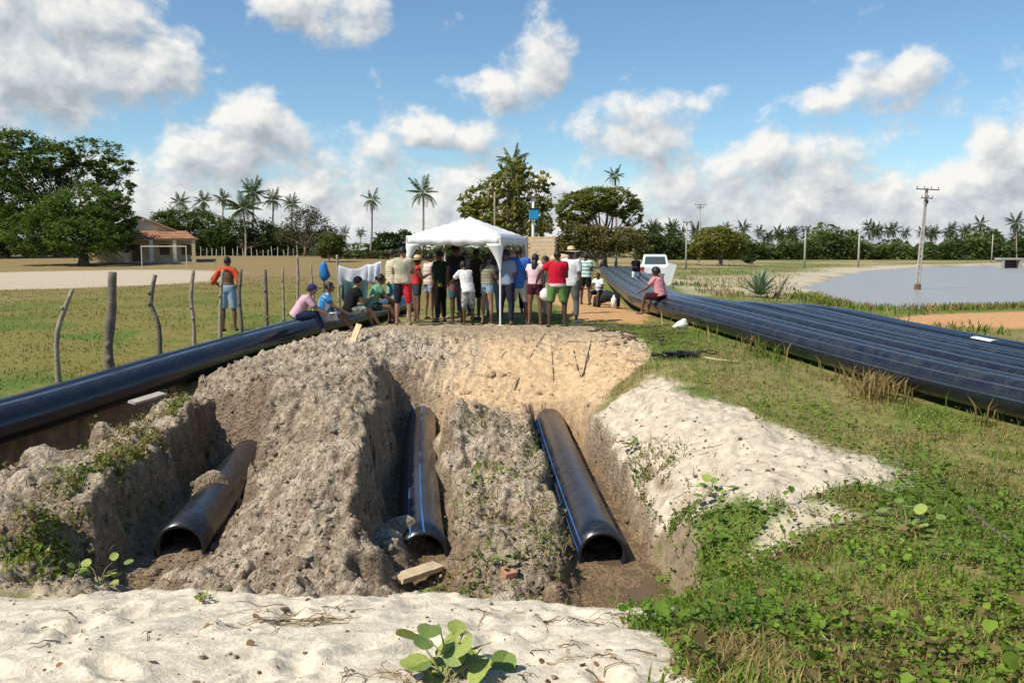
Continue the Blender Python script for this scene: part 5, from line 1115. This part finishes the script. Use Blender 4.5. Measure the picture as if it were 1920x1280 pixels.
# further right
person(1097, 28.0, 1.66, -30, 'person in white and green shirt and black shorts beyond the crowd', 'dark', arms=('down', 'front'), top=T(C('whitegreen', (.70, .72, .70), (.15, .38, .30), 'stripe', 16)), bottom=B(black), hair='short', leg_len=.8, group='people by the pipes')
person(1122, 27.2, 1.35, 150, 'child in white shirt sitting on a pipe beyond the crowd', 'dark', 'sit', ('front', 'knees'), T(white), B(black), 'short', None, None, lean=8, seat=.40, leg_len=.9, group='people by the pipes')
person(1190, 41.0, 1.62, -170, 'person in black shirt and pale shorts standing by the parked car', 'dark', 'stand', ('down', 'front'), T(black), B(white), 'short', leg_len=.8, group='people by the pipes')
pk = RIGHT_PATHS[0]
person(1238, 21.4, 1.58, 48, 'man in pink shirt sitting on the wide pipe bundle, back to us', 'brown', 'sit', ('knees', 'down'), T(C('salmon', (.66, .30, .31), (.58, .24, .25)), -.04), B(C('maroon2', (.05, .012, .018))), 'big', None, SOLE, lean=16, seat=.46, z=.02, wide=1.1, sleeve=.7, group='people by the pipes')
remesh_all()
# orange shirt hung over the shirtless man's shoulders
o_ = [o for o in bpy.data.objects if o.name.startswith('person') and 'shirtless' in o.get('label', '')][0]
mb = MB(); ORANGE = C('orange', (.62, .10, .035), (.50, .06, .02))
mb.tube([(-.36, -.10, 1.10), (-.27, -.05, 1.26), (-.19, -.03, 1.41), (-.08, -.085, 1.47), (.08, -.085, 1.47), (.19, -.03, 1.41), (.27, -.05, 1.26), (.36, -.10, 1.10)], [.045, .062, .075, .06, .06, .075, .062, .045], 10); mb.tube([(-.16, .02, 1.42), (-.14, .12, 1.2)], [.07, .03], 8)
mb.build('draped_shirt', ORANGE, o_, True)
# yellow pouch, held bags
def small(name, loc, mb, mat, label, cat): o = mb.build(name, mat, None, True); o.location = loc; tag(o, label, cat); return o
mb = MB(); mb.tube([(0, 0, .12), (0, 0, .06), (.01, 0, -.04), (0, 0, -.10)], [(.06, .04), (.10, .06), (.11, .07), (.05, .04)], 12, ell=((1, 0, 0), 1)); small('pouch', D(821, 533, 20.05), mb, solid('mustard', (.45, .28, .03), .7), 'mustard yellow pouch hanging on the person in dark green', 'pouch')
mb = MB(); mb.tube([(0, 0, .14), (0, 0, .06), (.02, 0, -.05), (0, 0, -.13)], [(.02, .02), (.10, .07), (.13, .09), (.07, .05)], 12, jit=.1, rnd=random.Random(4)); small('carrier_bag', D(1021, 552, 18.85), mb, solid('white_plastic', (.72, .74, .66), .5, .06), 'whitish carrier bag held between pink and red shirts', 'bag')
cb_ = at_ground(1137, 27.0); mb = MB(); mb.tube([(-.32, 0, .02), (-.3, 0, .22), (0, .02, .36), (.28, 0, .3), (.3, 0, .02)], [(.12, .14), (.17, .2), (.19, .22), (.17, .2), (.12, .14)], 10, jit=.08, rnd=random.Random(9)); small('black_bag', cb_, mb, solid('black_fabric', (.02, .02, .024), .85), 'black bag lying on orange earth beside the sitting child', 'bag')
b2 = at_ground(1150, 26.8); mb = MB(); mb.tube([(0, 0, 0), (0, 0, .28), (0, 0, .34), (0, 0, .36), (0, 0, .42)], [.09, .09, .06, .03, .03], 12); small('water_bottle', b2, mb, solid('white_plastic', (.72, .74, .66), .5, .06), 'white plastic bottle right of the black bag', 'bottle')
w1 = Vector((3.82, 19.1, 0)); w1.z = gzs(w1.x, w1.y); mb = MB(); mb.ellipsoid((0, 0, .09), (.15, .1, .10), 10, 7); mb.ellipsoid((-.12, -.02, .05), (.1, .08, .06), 8, 6); mb.ellipsoid((.04, 0, .16), (.08, .07, .07), 8, 6); small('white_bag', w1, mb, solid('white_plastic', (.72, .74, .66), .5, .06), 'crumpled white bag on the grass against the pipe bundle', 'bag')
# sheet on the bundle
q = RIGHT_PATHS[7]; fr = frames(spline(q, .3)); best = min(fr, key=lambda f: abs(960 + f[0].x/(f[0].y/math.cos(PITCH))*FPX - 1832)); p, t_, s_, u_ = best
mb = MB()
for i in range(7):
    for j in range(7):
        a = R(62 + j*9); mb.v.append(tuple(p + t_*((i-3)*.085) + (s_*math.cos(a) + u_*math.sin(a))*(RP+.006)))
for i in range(6):
    for j in range(6): mb.f.append((i*7+j, i*7+j+1, (i+1)*7+j+1, (i+1)*7+j))
o = mb.build('white_sheet', WHITE_CLOTH, None, True); m = o.modifiers.new('t', 'SOLIDIFY'); m.thickness = .004; m.offset = 1; tag(o, 'white paper sheet lying on top of the wide pipe bundle', 'sheet')
# ------------------------------------------------------------------ loose soil, plants and litter
def ico(sub):
    import bmesh
    bm = bmesh.new(); bmesh.ops.create_icosphere(bm, subdivisions=sub, radius=1.0); bm.verts.ensure_lookup_table()
    v = np.array([q.co[:] for q in bm.verts]); f = np.array([[w.index for w in q.verts] for q in bm.faces]); bm.free(); return v, f
def scatter_lumps(name, label, pts, size, col, sub, seed, smooth, mat, sink=.25):
    r = np.random.default_rng(seed); bv, bf = ico(sub); nv = len(bv); n = len(pts); var = []
    for k in range(10):
        d = r.normal(size=(7, 3)); d /= np.linalg.norm(d, axis=1)[:, None]; a = r.uniform(-.32, .32, 7)
        w = 1 + (np.clip(bv @ d.T, 0, 1)**2 @ a) + r.normal(0, .16 if sub < 3 else .07, nv); var.append(bv*w[:, None])
    var = np.array(var); V = var[r.integers(0, 10, n)]
    an = r.uniform(0, 6.283, n); ca, sa = np.cos(an), np.sin(an); sc = np.stack([size*r.uniform(.7, 1.3, n), size*r.uniform(.7, 1.3, n), size*r.uniform(.5, .95, n)], 1)
    V = V*sc[:, None, :]; V = np.stack([V[..., 0]*ca[:, None]-V[..., 1]*sa[:, None], V[..., 0]*sa[:, None]+V[..., 1]*ca[:, None], V[..., 2]], -1)
    P = pts.copy(); P[:, 2] += size*(.55-sink); V = V + P[:, None, :]
    F = (bf[None] + (np.arange(n)*nv)[:, None, None]).reshape(-1, 3)
    o = link(name, np_mesh(name, V.reshape(-1, 3), F, np.repeat(col, nv, 0), smooth), None, mat); tag(o, label, kind='stuff'); return o
def sample(n, x0, x1, y0, y1, seed, dens):
    """rejection sampling, thicker near the camera; dens(x, y, Z, z) in 0..1"""
    r = np.random.default_rng(seed); out = []; tot = 0
    while tot < n:
        k = n*2; y = np.exp(r.uniform(math.log(y0), math.log(y1), k)); x = r.uniform(x0, x1, k); z = ground_z(x, y); Z = zone(x, y)
        keep = r.uniform(0, 1, k) < dens(x, y, Z, z); out.append(np.stack([x[keep], y[keep], z[keep]], 1)); tot += keep.sum()
        if len(out) > 60: break
    return np.concatenate(out)[:n]
def slope(x, y): return np.hypot(ground_z(x+.06, y)-ground_z(x-.06, y), ground_z(x, y+.06)-ground_z(x, y-.06))/.12
rr_ = np.random.default_rng(3)
def soil_d(x, y, Z, z): return Z['pit']*(z > -1.42)*(1-.75*sstep(16.8, 18, y))*np.clip(.25 + 1.5*(fbm(x*.9, y*.9, 3, 71)-.35), .05, 1)*(1-.45*Z['orange'])
p = sample(17000, -7.2, 2.8, 5.9, 18.6, 81, soil_d); sz = .0048*(1-rr_.uniform(0, .985, len(p)))**-.50; sz = np.clip(sz, .0045, .024)
scatter_lumps('soil_crumbs', 'small crumbs of dry soil strewn over the heaps', p, sz, ground_col(p[:, 0], p[:, 1])*rr_.uniform(.7, 1.12, len(p))[:, None], 1, 82, False, gm)
p = sample(480, -7.2, 2.6, 5.9, 18.0, 83, soil_d); sz = np.clip(.028*(1-rr_.uniform(0, .97, len(p)))**-.4, .025, .115)
scatter_lumps('soil_clods', 'clods of dry grey brown soil on the heaps', p, sz, ground_col(p[:, 0], p[:, 1])*rr_.uniform(.75, 1.1, len(p))[:, None], 3, 84, True, gm, .75)
p = sample(1000, -5, 4.5, 3.0, 14, 85, lambda x, y, Z, z: np.maximum(Z['fore']*.2, Z['pale']*(1-Z['pit'])))
scatter_lumps('sand_pebbles', 'tiny dark crumbs dotted over the pale sand', p, np.clip(.0035*(1-rr_.uniform(0, .97, len(p)))**-.6, .0035, .03), np.array([.26, .2, .14])*rr_.uniform(.6, 1.6, len(p))[:, None], 1, 86, False, gm)
VEG = leaf_mat('ground_leaf', .6, .3)
def blades(name, label, P, hgt, col, seed, width=.0045, lean=.5):
    r = np.random.default_rng(seed); n = len(P); a = r.uniform(0, 6.283, n); l = np.abs(r.normal(0, lean, n)); w = width*r.uniform(.7, 1.5, n)*(.6+hgt/.12*.4)
    d = np.stack([np.cos(a)*np.sin(l), np.sin(a)*np.sin(l), np.cos(l)], 1); sd = np.stack([-np.sin(a), np.cos(a), np.zeros(n)], 1); b = P - np.array([0, 0, .005])
    mid = b + d*(hgt*.55)[:, None]; tip = mid + (d*.8 + np.stack([np.cos(a)*.5, np.sin(a)*.5, -.25*np.ones(n)], 1))*(hgt*.5)[:, None]
    V = np.stack([b - sd*w[:, None], b + sd*w[:, None], mid + sd*(w*.75)[:, None], mid - sd*(w*.75)[:, None], tip], 1).reshape(-1, 3)
    i = (np.arange(n)*5)[:, None]; F = np.concatenate([i+np.array([[0, 1, 2]]), i+np.array([[0, 2, 3]]), i+np.array([[3, 2, 4]])])
    o = link(name, np_mesh(name, V, F, np.repeat(col, 5, 0)), None, VEG); tag(o, label, kind='stuff'); return o
def creeper(name, label, P, size, col, seed):
    """broad heart-like leaves, folded along the midrib"""
    r = np.random.default_rng(seed); n = len(P); nrm = r.normal(size=(n, 3))*.55; nrm[:, 2] = 1; nrm /= np.linalg.norm(nrm, axis=1)[:, None]
    d = r.normal(size=(n, 3)); d -= nrm*(d*nrm).sum(1)[:, None]; d /= np.linalg.norm(d, axis=1)[:, None]; e = np.cross(nrm, d); s_ = size[:, None]
    q = lambda a, b, c: P + d*s_*a + e*s_*b + nrm*s_*c
    V = np.stack([q(-.5, 0, -.04), q(-.38, .34, .08), q(.08, .42, .10), q(.55, 0, -.06), q(.08, -.42, .10), q(-.38, -.34, .08), q(0, 0, 0)], 1).reshape(-1, 3); i = (np.arange(n)*7)[:, None]
    F = np.concatenate([i+np.array([[0, 6, 2, 1]]), i+np.array([[6, 3, 2, 2]])[:, :3].repeat(1, 0) if False else i+np.array([[0, 5, 4, 6]])]); F2 = np.concatenate([i+np.array([[6, 3, 2]]), i+np.array([[6, 4, 3]])])
    T_ = np.concatenate([F[:, [0, 1, 2]], F[:, [0, 2, 3]], F2]); o = link(name, np_mesh(name, V, T_, np.repeat(col, 7, 0)), None, VEG); tag(o, label, kind='stuff'); return o
def veg_mask(x, y, Z, z):
    m = (1-Z['pit'])*(1-Z['fore'])*(1-Z['pale'])*(1-Z['road'])*(1-Z['track'])*(1-Z['left'])
    return m*sstep(-.2, .3, x)
def clumpy(x, y, s, k=2.2, t=.5): return np.clip((fbm(x*k, y*k, 4, s, .6)-t)*6+.5, 0, 1)
GREEN, LIME, DRY, DARKG = np.array([.105, .175, .026]), np.array([.19, .26, .04]), np.array([.36, .27, .11]), np.array([.045, .075, .016])
def veg_col(P, seed, dry=.3, s=91):
    r = np.random.default_rng(seed); n = len(P); k = np.clip(fbm(P[:, 0]*.8, P[:, 1]*.8, 3, s)*2.4-.75, 0, 1); c = GREEN*(1-k[:, None]) + LIME*k[:, None]
    dk = r.uniform(0, 1, n) < np.clip(dry*(.25 + 2.2*sstep(.46, .62, fbm(P[:, 0]*1.1+9, P[:, 1]*1.1, 4, s+1, .6))), 0, .95); c = np.where(dk[:, None], (DRY if s == 91 and seed != 98 else DRY*.6)*r.uniform(.6, 1.1, n)[:, None], c); return c*r.uniform(.6, 1.35, n)[:, None]
def on_pipes(x, y):
    xs_ = np.interp(y, [p[1] for p in BP], [p[0] for p in BP]); return (x > xs_-.32) & (x < xs_+5.2)
# right-hand ground cover
P = sample(74000, .4, 9.5, 2.2, 24, 91, lambda x, y, Z, z: veg_mask(x, y, Z, z)*(.25+.75*clumpy(x, y, 93))*(~on_pipes(x, y))*np.clip(1.3-x/14, .4, 1)*np.where(y > 9, 1.0, .75))
blades('grass', 'short mixed grass covering the ground on the right', P, rr_.uniform(.03, .11, len(P))*(.7+.9*fbm(P[:, 0]*.7, P[:, 1]*.7, 3, 95)), veg_col(P, 92, .34), 94, .0045, .85)
P = sample(26000, .4, 6.5, 2.2, 13, 96, lambda x, y, Z, z: veg_mask(x, y, Z, z)*clumpy(x, y, 97, 1.9, .50)*(~on_pipes(x, y))*np.clip(1.45-y/10, .12, 1))
P[:, 2] += rr_.uniform(.0, .13, len(P))*(.4+fbm(P[:, 0]*1.9, P[:, 1]*1.9, 2, 97)); creeper('ground_creeper', 'broad leaved green creeper spreading over the near right ground', P, np.clip(.019*(1-rr_.uniform(0, .97, len(P)))**-.45, .02, .10), veg_col(P, 98, .2)*np.array([.92, 1, .9]), 99)
# growth along trench rims, on heaps, beside the pipes
def rim_d(x, y, Z, z):
    a = np.exp(-((x+4.05+.10*(y-8))/.30)**2)*sstep(11.6, 10.8, y)*sstep(6.1, 6.6, y)*(z > -1.25)
    b = np.exp(-((x-1.62-.0*(y-8))/.22)**2)*sstep(11, 9.5, y)*sstep(6.2, 7, y)*.9*(z > -1.2)
    c = np.exp(-((x-.25)/.3)**2)*.12*(y > 6.6)*(y < 13); d = np.exp(-((x+.35)/.35)**2)*.12*(y > 6.6)*(y < 12.5)
    e = np.exp(-((x+5.3-.2*(y-9))/.3)**2)*.3*sstep(12, 11, y)
    return np.clip(np.maximum.reduce([a, b, c, d, e]), 0, 1)*clumpy(x, y, 101, 3.0, .5)
P = sample(5200, -6, 2.2, 6.1, 13, 100, rim_d); P[:, 2] += rr_.uniform(0, .10, len(P)); creeper('rim_growth', 'leafy weeds growing along the trench rims', P, rr_.uniform(.016, .05, len(P)), veg_col(P, 102, .25)*.8, 103)
P = sample(5000, -6, 2.2, 6.1, 13, 104, rim_d); blades('rim_grass', 'grass tufts along the trench rims', P, rr_.uniform(.05, .16, len(P)), veg_col(P, 105, .7), 106, lean=.7)
def near_pipe(x, y, Z, z):
    xs_ = np.interp(y, [p[1] for p in BP], [p[0] for p in BP]); g = np.exp(-((x-xs_+.55)/.28)**2)*(x < xs_-.3); return g*np.clip(clumpy(x, y, 108, 1.3, .58), .01, 1)*sstep(22, 15, y)
P = sample(500, 2.5, 9, 5, 22, 107, near_pipe); blades('tall_grass', 'tall dry grass stalks along the foot of the wide pipe bundle', P, rr_.uniform(.12, .48, len(P)), veg_col(P, 109, 1.0), 110, .0045, .35)
# tall dry tuft
t0 = G(1640, 745, -.45); a = rr_.normal(0, .2, (190, 2)); P = np.stack([t0.x+a[:, 0], t0.y+a[:, 1], ground_z(t0.x+a[:, 0], t0.y+a[:, 1])], 1); P[:, :2] -= 0
blades('dry_tuft', 'bristling tan tuft of tall dry grass against the pipe bundle', P, rr_.uniform(.2, .62, len(P)), DRY*rr_.uniform(.6, 1.1, len(P))[:, None], 112, .004, .75)
# left field
def field_d(x, y, Z, z): return Z['left']*(1-Z['strip'])*(1-Z['pit'])*np.clip(.15+.85*clumpy(x, y, 113, .7, .5), 0, 1)*(x < -5.9 + .27*(y-12.9) - 1.1)
P = sample(42000, -34, -4, 10, 60, 114, field_d); k = np.clip(fbm(P[:, 0]*.5, P[:, 1]*.5, 3, 41)*3-1.1, 0, 1)*sstep(42, 16, P[:, 1]); c = np.array([.20, .18, .055])*(1-k[:, None]) + np.array([.12, .165, .03])*k[:, None]
blades('field_grass', 'short dry grass of the football field', P, rr_.uniform(.04, .13, len(P))*(.7+P[:, 1]*.006), c*rr_.uniform(.65, 1.25, len(P))[:, None], 115, .010, .6)
# pond bank
def bank_d(x, y, Z, z):
    pdx = poly_sd(POND, x, y); return np.exp(-((pdx-.9)/.8)**2)*(y < 44)*(.3+.7*clumpy(x, y, 117, .6, .5)) + .10*(x > 9)*(y > 20)*(y < 60)*(pdx > 1)*(1-Z['track'])*clumpy(x, y, 118, .4, .5)
P = sample(12000, 6, 40, 20, 60, 116, bank_d); blades('bank_grass', 'green grass fringe along the near pond bank', P, rr_.uniform(.12, .42, len(P)), veg_col(P, 119, .5), 120, .012, .35)
P = sample(3000, 5, 60, 42, 130, 121, lambda x, y, Z, z: (poly_sd(POND, x, y) > 2)*clumpy(x, y, 122, .15, .5)*(1-Z['shore'])*.9); blades('far_shore_grass', 'rough grass tufts on the far pond shore', P, rr_.uniform(.08, .26, len(P)), veg_col(P, 123, .5)*1.1, 124, .03, .5)
# dry leaf litter
P = sample(900, -5, 5, 2.6, 7, 131, lambda x, y, Z, z: (Z['fore']*.07 + .6*(1-Z['fore'])*(1-Z['pit']))*clumpy(x, y, 133, 2.0, .6)); P[:, 2] += .008
creeper('leaf_litter', 'dry brown leaves strewn on sand and grass', P, rr_.uniform(.015, .045, len(P)), np.array([.26, .15, .07])*rr_.uniform(.5, 1.4, len(P))[:, None], 134)
# twigs and roots
def squiggle(mb, o, ln, r_, rnd, wild=.9):
    a = rnd.uniform(0, 6.28); q = Vector(o); pts = []
    for k in range(7):
        pts.append(Vector((q.x, q.y, gzs(q.x, q.y) + r_ + (.015*rnd.random() if 0 < k < 6 else 0)))); a += rnd.uniform(-wild, wild); q = q + Vector((math.cos(a), math.sin(a), 0))*ln/6
    mb.tube(pts, [r_*(1-.09*k) for k in range(7)], 5)
rnd = random.Random(8); mb = MB(); mb2 = MB()
for (px0, px1, py0, py1, zz, n, ln) in ((470,660,1125,1210,-.35,46,.26),(860,1200,1140,1210,-.4,26,.24),(640,1000,1230,1276,-.05,30,.16),(60,460,1120,1270,-.3,20,.14),(1000,1250,1200,1275,-.1,16,.16)):
    for k in range(n):
        g = G(rnd.uniform(px0, px1), rnd.uniform(py0, py1), zz); squiggle(mb if rnd.random() < .6 else mb2, g, ln*rnd.uniform(.4, 1.3), rnd.uniform(.0015, .0042), rnd)
for k in range(60):
    x, y = rnd.uniform(-5, 2.3), rnd.uniform(7, 17); squiggle(mb2, (x, y, 0), rnd.uniform(.1, .45), rnd.uniform(.003, .008), rnd)
for k in range(70):
    x, y = rnd.uniform(1.7, 3.6), rnd.uniform(16.6, 19.6); squiggle(mb2, (x, y, 0), rnd.uniform(.15, .5), rnd.uniform(.008, .022), rnd)
for k in range(60):
    x, y = rnd.uniform(1.0, 5), rnd.uniform(3.3, 10); squiggle(mb, (x, y, 0), rnd.uniform(.1, .4), rnd.uniform(.002, .005), rnd)
o = mb.build('straw_litter', solid('straw_twig', (.34, .24, .12), .9, .3, 12)); tag(o, 'dry straw and stalks scattered over sand and grass', kind='stuff')
o = mb2.build('twig_litter', solid('dark_twig', (.11, .075, .05), .9, .3, 12)); tag(o, 'dark twigs and roots scattered over the soil', kind='stuff')
# single roots and sticks that read on their own
def stick(pix, zz, r_, mat, label, name='branch', lift=0.0, cat='branch'):
    pts = []
    for px, py in pix:
        g = G(px, py, zz); z = gzs(g.x, g.y); pts.append(Vector((g.x, g.y, z + r_*.7 + lift)))
    b = pts[0].copy(); m = MB(); sp = spline([p-b for p in pts], max(.02, (pts[-1]-pts[0]).length/10)); m.tube(sp, [r_*(1-.5*i/len(sp)) for i in range(len(sp))], 7, jit=.12, rnd=random.Random(int(pix[0][0]))); o = m.build(name, mat, None, True); o.location = b; tag(o, label, cat); return o
DKW = solid('dark_root', (.07, .05, .035), .95, .3, 9)
stick([(965,672),(972,668),(1005,655),(1022,645)], -.25, .012, DKW, 'dark bent root on the bank right of its middle')
stick([(1030,640),(1037,662),(1040,678)], -.22, .010, DKW, 'short dark upright root beside the bent root on the bank')
stick([(1076,648),(1090,660),(1103,650),(1108,642)], -.15, .015, DKW, 'hooked dark root near the top of the bank')
stick([(1027,722),(1040,735),(1062,748)], -.5, .011, DKW, 'thin dark stick lying low on the orange bank')
stick([(1320,681),(1350,685),(1385,687)], -.3, .022, solid('pale_stick', (.5, .4, .26), .9), 'pale straight stick on the grass right of the black net')
stick([(1815,935),(1850,975),(1905,1020)], -.42, .022, WOODG, 'grey weathered branch lying in the grass at the right edge')
stick([(1525,1170),(1540,1200),(1555,1225)], -.25, .010, solid('pale_stick', (.5, .4, .26), .9), 'short pale twig in the near creeper')
# planks
def plank(pa, pb_, w, th, mat, label, tilt=0.0, za=None, zb=None, cat='plank'):
    a, b = Vector(pa), Vector(pb_); o = MB(); d = (b-a); L = d.length; Q = d.to_track_quat('Y', 'Z').to_matrix() @ Matrix.Rotation(tilt, 3, 'Y'); n = 8; r = random.Random(int(L*1000))
    for i in range(n+1):
        u = i/n; jw = w*(1 + r.uniform(-.05, .05))*.5
        for sx, sz in ((-1, -1), (1, -1), (1, 1), (-1, 1)): o.v.append(tuple(Q @ Vector((sx*jw, u*L + (r.uniform(-.02, .02) if i in (0, n) else 0), sz*th*.5))))
    for i in range(n):
        for k in range(4): o.f.append((i*4+k, i*4+(k+1) % 4, i*4+4+(k+1) % 4, i*4+4+k))
    o.f += [(3, 2, 1, 0), tuple(n*4+k for k in range(4))]; ob = o.build('wooden_plank', mat); ob.location = a; tag(ob, label, cat); return ob
RAW = solid('pale_plank', (.60, .47, .29), .85, .2, 9, .2, .3); GREYP = solid('grey_plank', (.46, .40, .33), .9, .25, 9, .2, .4)
g = G(660, 645, -.02); g.z = gzs(g.x, g.y); plank(g - Vector((0, 0, .04)), g + Vector((.10, .22, .30)), .13, .03, RAW, 'pale raw board stuck upright in the soil below the crowd')
plank(D(246, 755, 11.6), D(305, 737, 12.3), .12, .03, GREYP, 'pale board bridging the dark ditch under the long pipes', .2)
g = G(745, 1112, -1.40); h_ = G(822, 1082, -1.43); g.z = gzs(g.x, g.y)+.03; h_.z = gzs(h_.x, h_.y)+.03; plank(g, h_, .13, .05, RAW, 'short thick plank in front of the middle pipe mouth', .2)
# brick lump
g = G(955, 1078, -1.2); g.z = gzs(g.x, g.y)+.04; mb = MB(); mb.box((0, 0, 0), (.13, .11, .08), Matrix.Rotation(.5, 3, 'Z') @ Matrix.Rotation(.4, 3, 'X')); o = mb.build('brick_piece', solid('brick', (.45, .24, .15), .95, .25, 12, .1, .5)); o.location = g; tag(o, 'broken orange brick between middle and right pipe mouths', 'brick'); md = o.modifiers.new('b', 'BEVEL'); md.width = .015; md.segments = 2
# black netting heap
g = G(1280, 676, -.28); g.z = gzs(g.x, g.y); mb = MB(); rnd = random.Random(6)
for k in range(26):
    c = Vector((rnd.gauss(0, .16), rnd.gauss(0, .08), .03 + abs(rnd.gauss(0, .035)))); R1 = rnd.uniform(.08, .22); tl_ = rnd.uniform(-.3, .3); mb.tube([c + Vector((math.cos(a)*R1, math.sin(a)*R1*.6, math.sin(a*2)*.03 + tl_*.1*math.cos(a))) for a in [i*.6 for i in range(11)]], .012, 5)
o = mb.build('black_net', solid('black_hose', (.012, .012, .014), .5), None, True); o.location = g; tag(o, 'tangled heap of black netting on the grass by the bank', 'net')
# agave by the pond track
g = at_ground(1420, 41); ag = empty('agave_plant', g); ag.scale = (1.55, 1.55, 1.35); tag(ag, 'grey green spiky agave plant between pipe bundle and pond', 'plant'); rnd = random.Random(21)
for k in range(30):
    el = R(18 + 62*(k/30)**.8 + rnd.uniform(-6, 6)); az = k*2.4; L = rnd.uniform(.9, 1.25); mb = MB(); pts = []; wd = []
    for i in range(6):
        t = i/5; pts.append(Vector((L*t*math.cos(el)*1.0, 0, L*t*math.sin(el) - .12*t*t))); wd.append(((.028+.05*math.sin(math.pi*min(1, t*1.05)))*(1-t)**.4 + .004, .018*(1-t)+.003))
    mb.tube(pts, wd, 6, ell=((0, 1, 0), 1)); lf = mb.build('leaf', solid('agave_leaf', (.20, .27, .17), .6, .2, 3), ag, True); lf.rotation_euler = (0, 0, az); lf.location = (0, 0, .1)
g = at_ground(1452, 41); st = MB(); st.tube([(0, 0, 0), (.12, 0, .4), (.3, 0, .75), (.55, .05, 1.0)], [.14, .12, .12, .06], 8, jit=.15, rnd=rnd); o = st.build('dead_trunk', WOODP, None, True); o.location = g; tag(o, 'dead leaning trunk beside the spiky agave', 'trunk')
# leafy plant at the lower edge of the picture
g = G(850, 1262, -.02); g.z = gzs(g.x, g.y); pl = empty('seaside_plant', g); tag(pl, 'round leaved green plant growing from the sand at the bottom', 'plant'); rnd = random.Random(33)
LFM = solid('seaside_leaf', (.25, .30, .065), .75, .25, 9, .4); LFD = solid('seaside_leaf_dark', (.15, .21, .045), .5, .25, 9, .4); STM = solid('green_stem', (.22, .2, .08), .7)
lmv = []; lmf = []; n = 12
for ring, rr0 in enumerate((0, .5, 1)):
    for k in range(n):
        a = 2*math.pi*k/n; notch = .86 if abs(a-math.pi) < .4 and ring == 2 else 1.0; lmv.append((rr0*.5*math.cos(a)*notch*1.08 + .5, rr0*.48*math.sin(a), .10*(rr0**2)*abs(math.sin(a)) - .05*rr0**2))
for ring in range(2):
    for k in range(n): lmf.append((ring*n+k, (ring+1)*n+k, (ring+1)*n+(k+1) % n, ring*n+(k+1) % n))
LME = []
for mt in (LFM, LFD):
    me = bpy.data.meshes.new('leaf'); me.from_pydata(lmv, [], lmf); me.validate(); me.update(); me.materials.append(mt); me.polygons.foreach_set('use_smooth', [True]*len(me.polygons)); LME.append(me)
spots = [(772,1230),(800,1195),(822,1168),(838,1205),(868,1190),(902,1215),(880,1240),(840,1240),(815,1252),(855,1262),(910,1250),(935,1252),(890,1268),(870,1225),(795,1212),(925,1232),(828,1228),(850,1215),(862,1275),(820,1272),(900,1280),(790,1245),(945,1268),(875,1205)]
for i, (px, py) in enumerate(spots):
    dep = 3.58 + rnd.uniform(-.08, .12); c = D(px, py, dep) - g; lf = link('leaf', LME[rnd.random() < .45], pl); s_ = rnd.uniform(.085, .135); lf.scale = (s_, s_, s_); lf.location = c - Vector((s_*.25, 0, 0)); lf.rotation_euler = (rnd.uniform(-.2, .9), rnd.uniform(-.6, .5), rnd.uniform(0, 6.28))
    mb = MB(); b = Vector((rnd.uniform(-.06, .06), rnd.uniform(-.04, .04), -.03)); mid = b.lerp(c, .55) + Vector((0, 0, .02)); mb.tube([b, mid, c], [.005, .004, .0025], 5); mb.build('stem', STM, pl)
# small weeds on the sand
for i, (px, py, zz, s0, lab) in enumerate(((380,1143,-.45,.09,'tiny green weed in the left foreground sand'),(940,1062,-1.15,.14,'small weed on the soil right of the middle pipe mouth'),(1345,940,-.72,.26,'leafy weed cluster on the edge of the pale sand bank'),(1000,1108,-.75,.10,'weed sprig at the sand edge below the right pipe'),(1185,815,-.7,.2,'straggly weed on the left slope of the pale sand bank'),(820,1090,-1.3,.16,'leafy weed beside the plank at the middle pipe'),(185,1080,-.8,.24,'dark green weed clump at the foot of the left trench wall'),(1700,985,-.45,.28,'broad leaved weed clump in the grass on the right'))):
    g = G(px, py, zz); g.z = gzs(g.x, g.y); o = empty('weed', g); tag(o, lab, 'weed'); rnd = random.Random(200+i)
    for k in range(16):
        lf = link('leaf', LME[rnd.random() < .5], o); q = s0*rnd.uniform(.25, .42); lf.scale = (q, q, q); a = rnd.uniform(0, 6.28); rad = s0*rnd.uniform(.1, .8); lf.location = (math.cos(a)*rad, math.sin(a)*rad, s0*rnd.uniform(.1, .6)); lf.rotation_euler = (rnd.uniform(-.5, .5), rnd.uniform(-.7, .2), a)
    mb = MB()
    for k in range(5): a = k*1.26; mb.tube([(0, 0, -.02), (math.cos(a)*s0*.3, math.sin(a)*s0*.3, s0*.35), (math.cos(a)*s0*.6, math.sin(a)*s0*.6, s0*.45)], [.005, .004, .002], 5)
    mb.build('stem', STM, o)
